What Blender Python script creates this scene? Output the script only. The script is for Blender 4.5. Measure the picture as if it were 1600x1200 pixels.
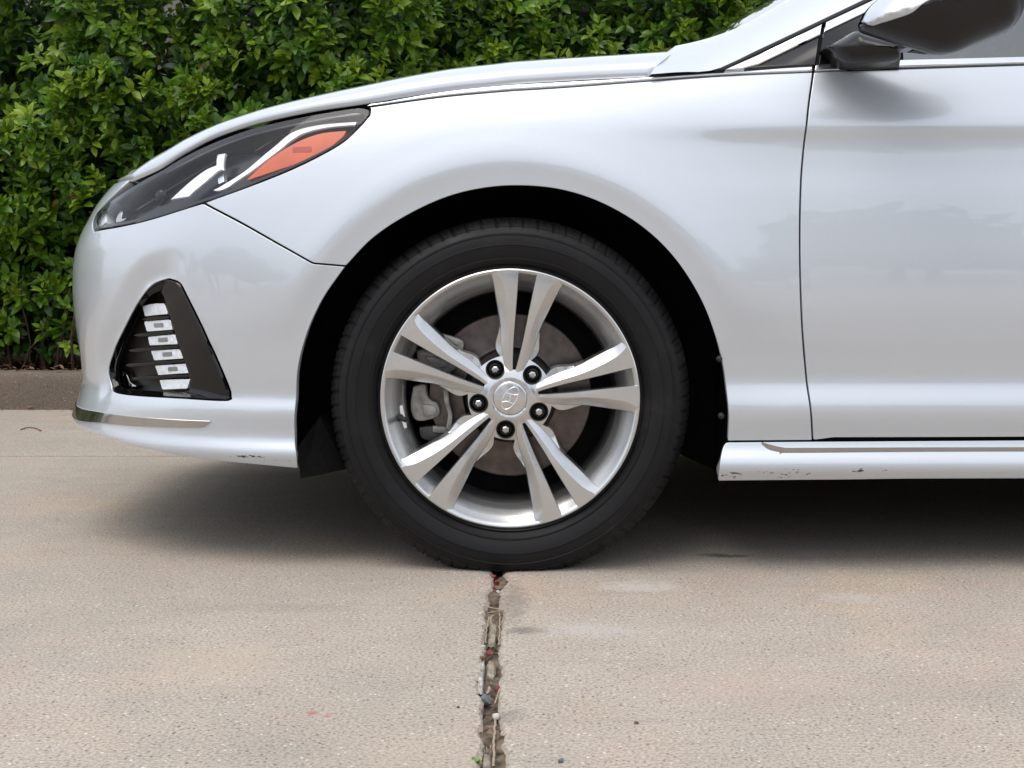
import bpy, bmesh, math, random
import numpy as np
from mathutils import Vector, Matrix
from mathutils.geometry import delaunay_2d_cdt

for o in list(bpy.data.objects):
    bpy.data.objects.remove(o)
random.seed(11)
rng = np.random.default_rng(11)
scene = bpy.context.scene
COL = scene.collection

# ------------------------------------------------------------------ camera, sky, sun, exposure
F, D, CX, HY, CH = 2184.0, 2.6, 800.0, 432.0, 0.55     # focal length in px of the 1600 px photograph, metres to the car's side, horizon row, eye height
cam = bpy.data.cameras.new('camera'); camo = bpy.data.objects.new('camera', cam); COL.objects.link(camo)
camo.location = (0, -D, CH); camo.rotation_euler = (math.radians(90), 0, 0)
cam.sensor_width = 36.0; cam.lens = F / 1600 * 36.0; cam.shift_y = -(600 - HY) / 1600
cam.clip_start = 0.05; cam.clip_end = 3000
scene.camera = camo

SUN_EL, SUN_AZ = 66.0, 215.0          # high behind the camera, a little to its left, veiled by cloud
w = bpy.data.worlds.new('World'); scene.world = w; w.use_nodes = True
nt = w.node_tree
sky = nt.nodes.new('ShaderNodeTexSky'); sky.sky_type = 'NISHITA'; sky.sun_disc = False
sky.sun_elevation = math.radians(SUN_EL); sky.sun_rotation = math.radians(SUN_AZ)
sky.air_density = 1.0; sky.dust_density = 5.0; sky.ozone_density = 1.0
# a thin even layer of bright cloud over the whole sky
tcw = nt.nodes.new('ShaderNodeTexCoord'); cn = nt.nodes.new('ShaderNodeTexNoise'); cn.inputs['Scale'].default_value = 3.2; cn.inputs['Detail'].default_value = 7.0; cn.inputs['Roughness'].default_value = .55
nt.links.new(tcw.outputs['Generated'], cn.inputs['Vector'])
cr = nt.nodes.new('ShaderNodeValToRGB'); cr.color_ramp.elements[0].position = .35; cr.color_ramp.elements[0].color = (5.6, 6.1, 7.0, 1); cr.color_ramp.elements[1].position = .68; cr.color_ramp.elements[1].color = (8.6, 8.9, 9.4, 1)
nt.links.new(cn.outputs[0], cr.inputs[0])
cm = nt.nodes.new('ShaderNodeMix'); cm.data_type = 'RGBA'; cm.inputs[0].default_value = .72
nt.links.new(sky.outputs[0], cm.inputs[6]); nt.links.new(cr.outputs[0], cm.inputs[7])
nt.links.new(cm.outputs[2], nt.nodes['Background'].inputs[0])
nt.nodes['Background'].inputs[1].default_value = 0.15
sd = bpy.data.lights.new('sun', 'SUN'); so_ = bpy.data.objects.new('sun', sd); COL.objects.link(so_)
sd.energy = 1.0; sd.angle = math.radians(40); sd.color = (1.0, 0.955, 0.89)
_d = Vector((math.sin(math.radians(SUN_AZ)) * math.cos(math.radians(SUN_EL)), math.cos(math.radians(SUN_AZ)) * math.cos(math.radians(SUN_EL)), math.sin(math.radians(SUN_EL))))
so_.rotation_euler = _d.to_track_quat('Z', 'Y').to_euler(); so_.location = _d * 20
scene.view_settings.view_transform = 'Standard'; scene.view_settings.look = 'None'
scene.view_settings.gamma = 1.0; scene.view_settings.exposure = 0.29
scene.view_settings.use_curve_mapping = False
cy = scene.cycles; cy.max_bounces = 6; cy.diffuse_bounces = 2; cy.glossy_bounces = 3; cy.transmission_bounces = 3; cy.transparent_max_bounces = 6

# ------------------------------------------------------------------ materials
def new_mat(name):
    m = bpy.data.materials.new(name); m.use_nodes = True
    return m, m.node_tree, m.node_tree.nodes['Principled BSDF']
def N(nt, typ, **kw):
    n = nt.nodes.new(typ)
    for k, v in kw.items():
        if k.startswith('i_'):
            n.inputs[k[2:].replace('_', ' ')].default_value = v
        else:
            setattr(n, k, v)
    return n
def ramp(nt, fac, stops, interp='LINEAR'):
    r = nt.nodes.new('ShaderNodeValToRGB'); r.color_ramp.interpolation = interp
    e = r.color_ramp.elements
    e[0].position, e[0].color = stops[0][0], stops[0][1]
    e[1].position, e[1].color = stops[-1][0], stops[-1][1]
    for p, c in stops[1:-1]:
        k = e.new(p); k.color = c
    nt.links.new(fac, r.inputs[0]); return r.outputs[0]
def mix(nt, fac, a, b, typ='MIX'):
    m = nt.nodes.new('ShaderNodeMix'); m.data_type = 'RGBA'; m.blend_type = typ
    for s, v in ((m.inputs[0], fac), (m.inputs[6], a), (m.inputs[7], b)):
        if hasattr(v, 'links'): nt.links.new(v, s)
        else: s.default_value = v
    return m.outputs[2]
def g(v, a=1): return (v, v, v, a)
def simple(name, col, rough=.5, metal=0., coat=0., spec=.5, var=0.08, scale=60, bump=0., coat_r=.03):
    m, nt, p = new_mat(name)
    tc = N(nt, 'ShaderNodeTexCoord')
    nz = N(nt, 'ShaderNodeTexNoise', i_Scale=scale, i_Detail=4.0)
    nt.links.new(tc.outputs['Object'], nz.inputs['Vector'])
    c = ramp(nt, nz.outputs[0], [(.3, tuple(x * (1 - var) for x in col) + (1,)), (.7, tuple(min(1, x * (1 + var)) for x in col) + (1,))])
    nt.links.new(c, p.inputs['Base Color'])
    p.inputs['Roughness'].default_value = rough; p.inputs['Metallic'].default_value = metal
    p.inputs['Coat Weight'].default_value = coat; p.inputs['Coat Roughness'].default_value = coat_r
    p.inputs['Specular IOR Level'].default_value = spec
    if bump:
        b = N(nt, 'ShaderNodeBump', i_Strength=bump, i_Distance=.002)
        nt.links.new(nz.outputs[0], b.inputs['Height']); nt.links.new(b.outputs[0], p.inputs['Normal'])
    return m

def paint_mat(name, scuffs=None):
    m, nt, p = new_mat(name)
    tc = N(nt, 'ShaderNodeTexCoord')
    fl = N(nt, 'ShaderNodeTexNoise', i_Scale=1800.0, i_Detail=1.0)
    nt.links.new(tc.outputs['Object'], fl.inputs['Vector'])
    col = ramp(nt, fl.outputs[0], [(.3, (.545, .580, .618, 1)), (.7, (.625, .660, .70, 1))])
    dn = N(nt, 'ShaderNodeTexNoise', i_Scale=5.0, i_Detail=6.0, i_Roughness=.65)
    nt.links.new(tc.outputs['Object'], dn.inputs['Vector'])
    rr = ramp(nt, dn.outputs[0], [(.35, g(.34)), (.7, g(.40))])
    rough = rr
    metal = None
    if scuffs:                     # scraped patches where the dark plastic shows through: (x, z, rx, rz, threshold)
        sep = N(nt, 'ShaderNodeSeparateXYZ'); nt.links.new(tc.outputs['Object'], sep.inputs[0])
        mp = N(nt, 'ShaderNodeMapping'); mp.inputs['Scale'].default_value = (70, 70, 190)
        mp.inputs['Rotation'].default_value = (0, .35, 0)
        nt.links.new(tc.outputs['Object'], mp.inputs[0])
        sn = N(nt, 'ShaderNodeTexNoise', i_Scale=1.0, i_Detail=5.0, i_Roughness=.7); nt.links.new(mp.outputs[0], sn.inputs['Vector'])
        tot = None
        for (x, z, rx, rz, th) in scuffs:
            def dist(sock, c, r):
                a = N(nt, 'ShaderNodeMath', operation='SUBTRACT'); nt.links.new(sock, a.inputs[0]); a.inputs[1].default_value = c
                b = N(nt, 'ShaderNodeMath', operation='DIVIDE'); nt.links.new(a.outputs[0], b.inputs[0]); b.inputs[1].default_value = r
                c2 = N(nt, 'ShaderNodeMath', operation='MULTIPLY'); nt.links.new(b.outputs[0], c2.inputs[0]); nt.links.new(b.outputs[0], c2.inputs[1])
                return c2.outputs[0]
            ad = N(nt, 'ShaderNodeMath', operation='ADD'); nt.links.new(dist(sep.outputs[0], x, rx), ad.inputs[0]); nt.links.new(dist(sep.outputs[2], z, rz), ad.inputs[1])
            k = N(nt, 'ShaderNodeMath', operation='MULTIPLY_ADD'); nt.links.new(ad.outputs[0], k.inputs[0]); k.inputs[1].default_value = -.14; nt.links.new(sn.outputs[0], k.inputs[2])
            s = N(nt, 'ShaderNodeMath', operation='GREATER_THAN'); nt.links.new(k.outputs[0], s.inputs[0]); s.inputs[1].default_value = th
            if tot is None: tot = s.outputs[0]
            else:
                mx = N(nt, 'ShaderNodeMath', operation='MAXIMUM'); nt.links.new(tot, mx.inputs[0]); nt.links.new(s.outputs[0], mx.inputs[1]); tot = mx.outputs[0]
        col = mix(nt, tot, col, (.03, .028, .026, 1))
        rough = mix(nt, tot, rr, g(.7))
        inv = N(nt, 'ShaderNodeMath', operation='MULTIPLY_ADD'); nt.links.new(tot, inv.inputs[0]); inv.inputs[1].default_value = -.45; inv.inputs[2].default_value = .45
        nt.links.new(inv.outputs[0], p.inputs['Metallic'])
    else:
        p.inputs['Metallic'].default_value = .45
    nt.links.new(col, p.inputs['Base Color']); nt.links.new(rough, p.inputs['Roughness'])
    p.inputs['Coat Weight'].default_value = 1.; p.inputs['Coat Roughness'].default_value = .012
    return m

M = {}
M['paint'] = paint_mat('silver_paint')
M['paint_bumper'] = paint_mat('silver_paint_bumper', [(-.50, .211, .045, .0035, .50), (-.43, .204, .05, .003, .53)])
M['paint_skirt'] = paint_mat('silver_paint_skirt', [(.41, .182, .03, .010, .52), (.505, .182, .06, .013, .57), (.66, .190, .06, .012, .585)])
M['chrome'] = simple('chrome_trim', (.78, .79, .80), rough=.08, metal=1., var=.02)
M['chrome_dark'] = simple('dark_chrome_trim', (.50, .49, .47), rough=.09, metal=1., var=.02)
M['satin'] = simple('satin_trim', (.80, .82, .86), rough=.22, metal=.9, coat=.5, var=.02)
M['gloss_black'] = simple('gloss_black_plastic', (.006, .006, .007), rough=.10, var=.1)
M['piano'] = simple('piano_black', (.004, .004, .004), rough=.04, var=.05, spec=.42)
M['matt_black'] = simple('black_plastic', (.012, .012, .013), rough=.6, var=.2, bump=.15, scale=300)
M['liner'] = simple('wheel_arch_liner', (.005, .005, .005), rough=.85, var=.3, bump=.3, scale=90, spec=.12)
M['mirror_black'] = simple('grained_black_plastic', (.009, .0085, .009), rough=.24, var=.1, scale=400, bump=.04, spec=.4)
M['fog_back'] = simple('fog_recess_plastic', (.030, .025, .021), rough=.45, var=.2, scale=200)
M['rubber_seal'] = simple('rubber_seal', (.01, .01, .01), rough=.7)
M['nut'] = simple('lug_nut_steel', (.50, .50, .51), rough=.28, metal=1., var=.1, scale=200)
M['cap'] = simple('hub_cap_silver', (.66, .66, .66), rough=.2, metal=1., var=.03)
M['disc'] = simple('brake_disc_iron', (.115, .097, .09), rough=.32, metal=.95, var=.25, scale=40)
M['caliper'] = simple('cast_caliper', (.31, .30, .275), rough=.55, metal=.35, var=.35, scale=55, bump=.4)
M['steel_dark'] = simple('dark_steel', (.08, .075, .07), rough=.55, metal=.6, var=.3)
M['lug_black'] = simple('lug_well_black', (.012, .012, .012), rough=.45, var=.1)
M['interior'] = simple('cabin_dark', (.02, .02, .022), rough=.8)

def rim_mat():
    m, nt, p = new_mat('alloy_silver')
    tc = N(nt, 'ShaderNodeTexCoord')
    fl = N(nt, 'ShaderNodeTexNoise', i_Scale=1500.0, i_Detail=1.0); nt.links.new(tc.outputs['Object'], fl.inputs['Vector'])
    d = N(nt, 'ShaderNodeTexNoise', i_Scale=14.0, i_Detail=7.0, i_Roughness=.7); nt.links.new(tc.outputs['Object'], d.inputs['Vector'])
    a = ramp(nt, fl.outputs[0], [(.3, (.55, .55, .545, 1)), (.7, (.63, .63, .622, 1))])
    dirt = ramp(nt, d.outputs[0], [(.50, g(0)), (.8, g(.25))])
    nt.links.new(mix(nt, dirt, a, (.32, .28, .235, 1)), p.inputs['Base Color'])
    p.inputs['Metallic'].default_value = .85
    nt.links.new(ramp(nt, d.outputs[0], [(.35, g(.17)), (.75, g(.28))]), p.inputs['Roughness'])
    p.inputs['Coat Weight'].default_value = .35; p.inputs['Coat Roughness'].default_value = .12
    return m
M['rim'] = rim_mat()

def tyre_mat():
    m, nt, p = new_mat('tyre_rubber')
    tc = N(nt, 'ShaderNodeTexCoord')
    d = N(nt, 'ShaderNodeTexNoise', i_Scale=9.0, i_Detail=8.0, i_Roughness=.65); nt.links.new(tc.outputs['Object'], d.inputs['Vector'])
    f = N(nt, 'ShaderNodeTexNoise', i_Scale=420.0, i_Detail=3.0); nt.links.new(tc.outputs['Object'], f.inputs['Vector'])
    c = ramp(nt, d.outputs[0], [(.35, (.0055, .0055, .006, 1)), (.55, (.0085, .008, .0085, 1)), (.78, (.028, .025, .022, 1))])
    nt.links.new(c, p.inputs['Base Color'])
    nt.links.new(ramp(nt, d.outputs[0], [(.3, g(.40)), (.7, g(.62))]), p.inputs['Roughness']); p.inputs['Specular IOR Level'].default_value = .25
    b = N(nt, 'ShaderNodeBump', i_Strength=.15, i_Distance=.001); nt.links.new(f.outputs[0], b.inputs['Height']); nt.links.new(b.outputs[0], p.inputs['Normal'])
    return m
M['tyre'] = tyre_mat()

def lens_mat(name, tint, blend=.10):
    m = bpy.data.materials.new(name); m.use_nodes = True; nt = m.node_tree
    nt.nodes.remove(nt.nodes['Principled BSDF']); out = nt.nodes['Material Output']
    tr = N(nt, 'ShaderNodeBsdfTransparent'); tr.inputs[0].default_value = tint
    gl = N(nt, 'ShaderNodeBsdfGlossy'); gl.inputs['Roughness'].default_value = .015; gl.inputs[0].default_value = (1, 1, 1, 1)
    fr = N(nt, 'ShaderNodeLayerWeight'); fr.inputs[0].default_value = .5
    pw = N(nt, 'ShaderNodeMath', operation='POWER'); nt.links.new(fr.outputs['Facing'], pw.inputs[0]); pw.inputs[1].default_value = 5.
    ad = N(nt, 'ShaderNodeMath', operation='MULTIPLY_ADD', use_clamp=True); nt.links.new(pw.outputs[0], ad.inputs[0]); ad.inputs[1].default_value = .9; ad.inputs[2].default_value = .034 + blend
    mx = N(nt, 'ShaderNodeMixShader'); nt.links.new(ad.outputs[0], mx.inputs[0]); nt.links.new(tr.outputs[0], mx.inputs[1]); nt.links.new(gl.outputs[0], mx.inputs[2])
    nt.links.new(mx.outputs[0], out.inputs[0])
    return m
M['lens'] = lens_mat('headlight_lens', (.95, .96, .97, 1), .0)
M['glass'] = lens_mat('window_glass', (.10, .125, .12, 1), .16)
M['amber'] = simple('amber_reflector', (.66, .092, .003), rough=.3, coat=1., var=.10, scale=25)
M['amber_dark'] = simple('amber_reflector_mark', (.42, .06, .025), rough=.4)
M['hl_floor'] = simple('headlight_bezel', (.016, .016, .019), rough=.3, coat=.2, var=.05)
M['hl_chrome'] = simple('headlight_light_guide', (.93, .95, .97), rough=.22, metal=.5, var=.02)
def led_mat():
    m, nt, p = new_mat('led_segment')
    tc = N(nt, 'ShaderNodeTexCoord')
    wv = N(nt, 'ShaderNodeTexWave', i_Scale=260.0, i_Distortion=1.5); wv.bands_direction = 'X'
    nt.links.new(tc.outputs['Object'], wv.inputs['Vector'])
    nz = N(nt, 'ShaderNodeTexNoise', i_Scale=130.0, i_Detail=3.0); nt.links.new(tc.outputs['Object'], nz.inputs['Vector'])
    c1 = ramp(nt, nz.outputs[0], [(.35, g(.74)), (.7, g(.93))])
    nt.links.new(c1, p.inputs['Base Color']); p.inputs['Roughness'].default_value = .12; p.inputs['Metallic'].default_value = .55; p.inputs['Coat Weight'].default_value = 1
    b = N(nt, 'ShaderNodeBump', i_Strength=.5, i_Distance=.001); nt.links.new(wv.outputs[0], b.inputs['Height']); nt.links.new(b.outputs[0], p.inputs['Normal'])
    return m
M['led'] = led_mat()
M['rib'] = simple('clear_plastic_rib', (.30, .30, .315), rough=.12, metal=.6, var=.04)
M['led_chip'] = simple('led_chip', (.30, .30, .31), rough=.3, metal=.5)

def mask(nt, sock, amt):
    m = N(nt, 'ShaderNodeMapRange'); nt.links.new(sock, m.inputs[0]); m.inputs[1].default_value = 1.15; m.inputs[2].default_value = 2.1; m.inputs[3].default_value = amt; m.inputs[4].default_value = 0.; return m.outputs[0]
def concrete(name, base=(.415, .362, .302), dark=0., marks=()):
    m, nt, p = new_mat(name)
    tc = N(nt, 'ShaderNodeTexCoord'); V = tc.outputs['Object']
    def noise(s, d=5., r=.6, vec=None):
        n = N(nt, 'ShaderNodeTexNoise', i_Scale=float(s), i_Detail=d, i_Roughness=r); nt.links.new(vec or V, n.inputs['Vector']); return n.outputs[0]
    big = noise(1.1, 4., .62); mid = noise(6., 4.); fine = noise(210., 2., .7)
    pink = noise(2.3, 4., .55)
    c = ramp(nt, big, [(.30, tuple(x * .86 for x in base) + (1,)), (.52, base + (1,)), (.72, tuple(x * 1.10 for x in base) + (1,))])
    c = mix(nt, ramp(nt, pink, [(.52, g(0)), (.68, g(.55))]), c, (base[0] * 1.12, base[1] * .98, base[2] * .86, 1))
    pk2 = noise(3.7, 4., .6)
    c = mix(nt, ramp(nt, pk2, [(.54, g(0)), (.70, g(.5))]), c, (base[0] * 1.10, base[1] * .93, base[2] * .90, 1))
    c = mix(nt, ramp(nt, mid, [(.35, g(.30)), (.6, g(0))]), c, (base[0] * .72, base[1] * .74, base[2] * .78, 1))
    sand = ramp(nt, fine, [(.30, g(.55)), (.5, g(1.0)), (.72, g(1.32))])
    c = mix(nt, 1.0, c, sand, 'MULTIPLY')
    vo = N(nt, 'ShaderNodeTexVoronoi', i_Scale=150.0); nt.links.new(V, vo.inputs['Vector'])
    sel = N(nt, 'ShaderNodeSeparateColor'); nt.links.new(vo.outputs['Color'], sel.inputs[0])
    pitm = N(nt, 'ShaderNodeMath', operation='LESS_THAN'); nt.links.new(vo.outputs['Distance'], pitm.inputs[0]); pitm.inputs[1].default_value = .30
    rare = N(nt, 'ShaderNodeMath', operation='GREATER_THAN'); nt.links.new(sel.outputs[0], rare.inputs[0]); rare.inputs[1].default_value = .87
    pit = N(nt, 'ShaderNodeMath', operation='MULTIPLY'); nt.links.new(pitm.outputs[0], pit.inputs[0]); nt.links.new(rare.outputs[0], pit.inputs[1])
    pitc = mix(nt, sel.outputs[1], (.06, .05, .045, 1), (.20, .13, .09, 1))
    pf = N(nt, 'ShaderNodeMath', operation='MULTIPLY'); nt.links.new(pit.outputs[0], pf.inputs[0]); pf.inputs[1].default_value = .75
    c = mix(nt, pf.outputs[0], c, pitc)
    wr = N(nt, 'ShaderNodeMath', operation='LESS_THAN'); nt.links.new(sel.outputs[0], wr.inputs[0]); wr.inputs[1].default_value = .045
    wm = N(nt, 'ShaderNodeMath', operation='MULTIPLY'); nt.links.new(wr.outputs[0], wm.inputs[0]); nt.links.new(pitm.outputs[0], wm.inputs[1])
    wf = N(nt, 'ShaderNodeMath', operation='MULTIPLY'); nt.links.new(wm.outputs[0], wf.inputs[0]); wf.inputs[1].default_value = .7
    c = mix(nt, wf.outputs[0], c, (.74, .72, .68, 1))
    # faint drag marks along the kerb direction
    mp = N(nt, 'ShaderNodeMapping'); mp.inputs['Scale'].default_value = (1.3, 14, 1); nt.links.new(V, mp.inputs[0])
    st = noise(1.6, 4., .7, mp.outputs[0])
    c = mix(nt, ramp(nt, st, [(.56, g(0)), (.75, g(.40))]), c, (base[0] * .66, base[1] * .66, base[2] * .68, 1))
    c = mix(nt, ramp(nt, st, [(.22, g(.30)), (.38, g(0))]), c, (base[0] * 1.3, base[1] * 1.32, base[2] * 1.34, 1))
    if marks:
        sp = N(nt, 'ShaderNodeSeparateXYZ'); nt.links.new(V, sp.inputs[0]); rag = noise(38., 4., .75)
        for (mx_, my_, rx, ry, colr, amt) in marks:         # stains, scrapes and hairline marks, each with its own ragged shape
            acc = None
            for sock, cc, rr in ((sp.outputs[0], mx_, rx), (sp.outputs[1], my_, ry)):
                a = N(nt, 'ShaderNodeMath', operation='SUBTRACT'); nt.links.new(sock, a.inputs[0]); a.inputs[1].default_value = cc
                b = N(nt, 'ShaderNodeMath', operation='DIVIDE'); nt.links.new(a.outputs[0], b.inputs[0]); b.inputs[1].default_value = rr
                ab = N(nt, 'ShaderNodeMath', operation='MULTIPLY'); nt.links.new(b.outputs[0], ab.inputs[0]); nt.links.new(b.outputs[0], ab.inputs[1])
                if acc is None: acc = ab.outputs[0]
                else:
                    ad = N(nt, 'ShaderNodeMath', operation='ADD'); nt.links.new(acc, ad.inputs[0]); nt.links.new(ab.outputs[0], ad.inputs[1]); acc = ad.outputs[0]
            fz = N(nt, 'ShaderNodeMath', operation='MULTIPLY_ADD'); nt.links.new(rag, fz.inputs[0]); fz.inputs[1].default_value = 2.6; nt.links.new(acc, fz.inputs[2])
            c = mix(nt, mask(nt, fz.outputs[0], amt), c, colr + (1,))
    if dark: c = mix(nt, dark, c, (.055, .045, .036, 1))
    nt.links.new(c, p.inputs['Base Color']); p.inputs['Roughness'].default_value = .9; p.inputs['Specular IOR Level'].default_value = .25
    b = N(nt, 'ShaderNodeBump', i_Strength=.55, i_Distance=.0015); nt.links.new(fine, b.inputs['Height'])
    b2 = N(nt, 'ShaderNodeBump', i_Strength=.5, i_Distance=.003); nt.links.new(mid, b2.inputs['Height']); nt.links.new(b.outputs[0], b2.inputs['Normal'])
    nt.links.new(b2.outputs[0], p.inputs['Normal'])
    return m
def gxy(px, py):
    y = F * CH / (py - HY) - D; return (px - CX) * (D + y) / F, y
def mk(px, py, wpx, hpx, col, amt):
    x, y = gxy(px, py); y2 = gxy(px, py + hpx)[1]; return (x, y, wpx * (D + y) / F * 1.35, abs(y2 - y) * 1.35, col, amt)
M['concrete'] = concrete('concrete', marks=[mk(488, 1114, 9, 3, (.45, .08, .09), .7), mk(512, 1118, 7, 3, (.45, .10, .10), .55), mk(430, 950, 110, 8, (.24, .21, .18), .35), mk(330, 1040, 120, 40, (.50, .40, .29), .35), mk(640, 1180, 150, 40, (.47, .38, .28), .3)])
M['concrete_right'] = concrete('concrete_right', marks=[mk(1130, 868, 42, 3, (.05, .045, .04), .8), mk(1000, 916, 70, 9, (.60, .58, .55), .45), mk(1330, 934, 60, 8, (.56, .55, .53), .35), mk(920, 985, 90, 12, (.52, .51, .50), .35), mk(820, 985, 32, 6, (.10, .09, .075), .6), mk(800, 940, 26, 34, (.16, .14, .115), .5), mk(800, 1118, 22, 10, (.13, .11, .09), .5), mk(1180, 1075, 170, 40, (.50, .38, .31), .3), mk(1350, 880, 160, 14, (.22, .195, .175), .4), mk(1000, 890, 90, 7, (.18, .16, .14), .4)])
M['gutter'] = concrete('gutter_concrete', (.405, .352, .294))
M['kerb'] = concrete('kerb_concrete', (.26, .207, .162), .45)
M['ground'] = concrete('ground_dirt', (.30, .27, .23))
M['soil'] = simple('soil', (.055, .035, .022), rough=1., var=.6, scale=30, bump=1., spec=.1)
M['joint'] = simple('joint_grit', (.125, .097, .072), rough=1., var=.8, scale=55, bump=1., spec=.1)
M['wall'] = simple('pale_render', (.30, .27, .245), rough=.9, var=.12, scale=8, bump=.2)
M['bark'] = simple('hedge_bark', (.085, .055, .035), rough=.9, var=.4, scale=60, bump=.8)
M['sealant'] = simple('old_sealant', (.30, .255, .20), rough=.9, var=.55, scale=45, bump=.8)
M['stone_grey'] = simple('grey_stone', (.16, .175, .19), rough=.8, var=.3, scale=80, bump=.5)
M['stone_pale'] = simple('pale_stone', (.58, .55, .50), rough=.85, var=.2, scale=90, bump=.5)
M['mortar'] = simple('flaking_mortar', (.40, .37, .33), rough=.95, var=.55, scale=70, bump=1.)
M['stone_brown'] = simple('brown_stone', (.16, .09, .06), rough=.85, var=.35, scale=90, bump=.5)
M['berry'] = simple('red_berry', (.20, .024, .022), rough=.5, var=.4, scale=150)
M['straw'] = simple('dry_straw', (.34, .27, .19), rough=.85, var=.25, scale=90)
M['weed'] = simple('weed_green', (.16, .24, .05), rough=.6, var=.3, scale=90)
M['dead_leaf'] = simple('dead_leaf', (.20, .10, .055), rough=.8, var=.35, scale=60)

def leaf_mat():
    m = bpy.data.materials.new('hedge_leaf'); m.use_nodes = True; nt = m.node_tree
    p = nt.nodes['Principled BSDF']; out = nt.nodes['Material Output']
    at = N(nt, 'ShaderNodeAttribute', attribute_name='tint')
    oi = N(nt, 'ShaderNodeAttribute', attribute_type='OBJECT', attribute_name='tint_value')
    ad = N(nt, 'ShaderNodeMath', operation='ADD'); nt.links.new(at.outputs['Fac'], ad.inputs[0]); nt.links.new(oi.outputs['Fac'], ad.inputs[1])
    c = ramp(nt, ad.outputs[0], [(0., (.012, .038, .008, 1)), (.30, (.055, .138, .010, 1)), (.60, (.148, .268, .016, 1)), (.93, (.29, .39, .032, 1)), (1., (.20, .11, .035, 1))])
    tc = N(nt, 'ShaderNodeTexCoord'); nz = N(nt, 'ShaderNodeTexNoise', i_Scale=90.0); nt.links.new(tc.outputs['Object'], nz.inputs['Vector'])
    c = mix(nt, 1.0, c, ramp(nt, nz.outputs[0], [(.3, g(.8)), (.7, g(1.15))]), 'MULTIPLY')
    nt.links.new(c, p.inputs['Base Color']); p.inputs['Roughness'].default_value = .40; p.inputs['Specular IOR Level'].default_value = .5
    tl = N(nt, 'ShaderNodeBsdfTranslucent'); nt.links.new(mix(nt, 1.0, c, (1.1, 1.3, .5, 1), 'MULTIPLY'), tl.inputs[0])
    mx = N(nt, 'ShaderNodeMixShader'); mx.inputs[0].default_value = .22
    nt.links.new(p.outputs[0], mx.inputs[1]); nt.links.new(tl.outputs[0], mx.inputs[2]); nt.links.new(mx.outputs[0], out.inputs[0])
    return m
M['leaf'] = leaf_mat()

# ------------------------------------------------------------------ object helpers
def link(o, parent=None):
    COL.objects.link(o)
    if parent is not None:
        o.parent = parent
        if parent.get('_base'): o.matrix_parent_inverse = Matrix.Translation(-Vector(parent['_base']))
    return o
def empty(name, loc, label, cat, group=None, parent=None):
    e = bpy.data.objects.new(name, None); e.location = loc; e.empty_display_size = .1
    link(e, parent)
    if label: e['label'] = label
    if cat: e['category'] = cat
    if group: e['group'] = group
    return e
def mesh_obj(name, verts, faces, mat, parent=None, smooth=None, normals=None):
    me = bpy.data.meshes.new(name)
    me.from_pydata([tuple(map(float, v)) for v in verts], [], [tuple(int(i) for i in f) for f in faces]); me.update()
    me.materials.append(M[mat] if isinstance(mat, str) else mat)
    if smooth is not None or normals is not None:
        me.polygons.foreach_set('use_smooth', [True] * len(me.polygons))
        if smooth is not None and smooth < 180: me.set_sharp_from_angle(angle=math.radians(smooth))
    if normals is not None: me.normals_split_custom_set_from_vertices([tuple(map(float, n)) for n in normals])
    o = bpy.data.objects.new(name, me); return link(o, parent)
def tag(o, label, cat, group=None):
    o['label'] = label; o['category'] = cat
    if group: o['group'] = group
    return o
def structure(o): o['kind'] = 'structure'; return o

def P(px, py, y):                     # the point that the photograph shows at (px, py), for a thing standing at depth y
    k = (D + y) / F
    return np.array([(px - CX) * k, y, CH - (py - HY) * k])
def proj(p):
    k = F / (D + p[:, 1]); return np.stack([CX + p[:, 0] * k, HY - (p[:, 2] - CH) * k], 1)

def table(pts, sigma, lo=-.1, hi=1.7):
    pts = sorted(pts); zs = np.arange(lo, hi, .001)
    xp = np.array([p[0] for p in pts]); yp = np.array([p[1] for p in pts])
    h = np.diff(xp); dl = np.diff(yp) / h; m = np.zeros(len(xp)); m[0], m[-1] = dl[0], dl[-1]
    for i in range(1, len(xp) - 1):
        if dl[i - 1] * dl[i] > 0:
            w1, w2 = 2 * h[i] + h[i - 1], h[i] + 2 * h[i - 1]; m[i] = (w1 + w2) / (w1 / dl[i - 1] + w2 / dl[i])
    ii = np.clip(np.searchsorted(xp, zs) - 1, 0, len(h) - 1); t = (zs - xp[ii]) / h[ii]
    v = (1 + 2 * t) * (1 - t) ** 2 * yp[ii] + t * (1 - t) ** 2 * h[ii] * m[ii] + t * t * (3 - 2 * t) * yp[ii + 1] + t * t * (t - 1) * h[ii] * m[ii + 1]
    v = np.where(zs < xp[0], yp[0] + (zs - xp[0]) * m[0], np.where(zs > xp[-1], yp[-1] + (zs - xp[-1]) * m[-1], v))
    k = np.arange(-60, 61) * .001; ker = np.exp(-.5 * (k / sigma) ** 2); ker /= ker.sum()
    v = np.convolve(np.pad(v, 60, mode='edge'), ker, mode='valid')
    return lambda z: np.interp(z, zs, v)
def sstep(a, b, x):
    t = np.clip((x - a) / (b - a), 0, 1); return t * t * (3 - 2 * t)
def catmull(pts, n=10):
    pts = np.asarray(pts, float)
    if len(pts) < 3:
        t = np.linspace(0, 1, n + 1)[:, None]; return pts[0] * (1 - t) + pts[-1] * t
    ext = np.vstack([2 * pts[0] - pts[1], pts, 2 * pts[-1] - pts[-2]]); out = []
    for i in range(1, len(ext) - 2):
        p0, p1, p2, p3 = ext[i - 1:i + 3]
        t = np.linspace(0, 1, n, endpoint=False)[:, None]
        out.append(.5 * (2 * p1 + (p2 - p0) * t + (2 * p0 - 5 * p1 + 4 * p2 - p3) * t ** 2 + (3 * p1 - p0 - 3 * p2 + p3) * t ** 3))
    out.append(pts[-1:]); return np.vstack(out)
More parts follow.
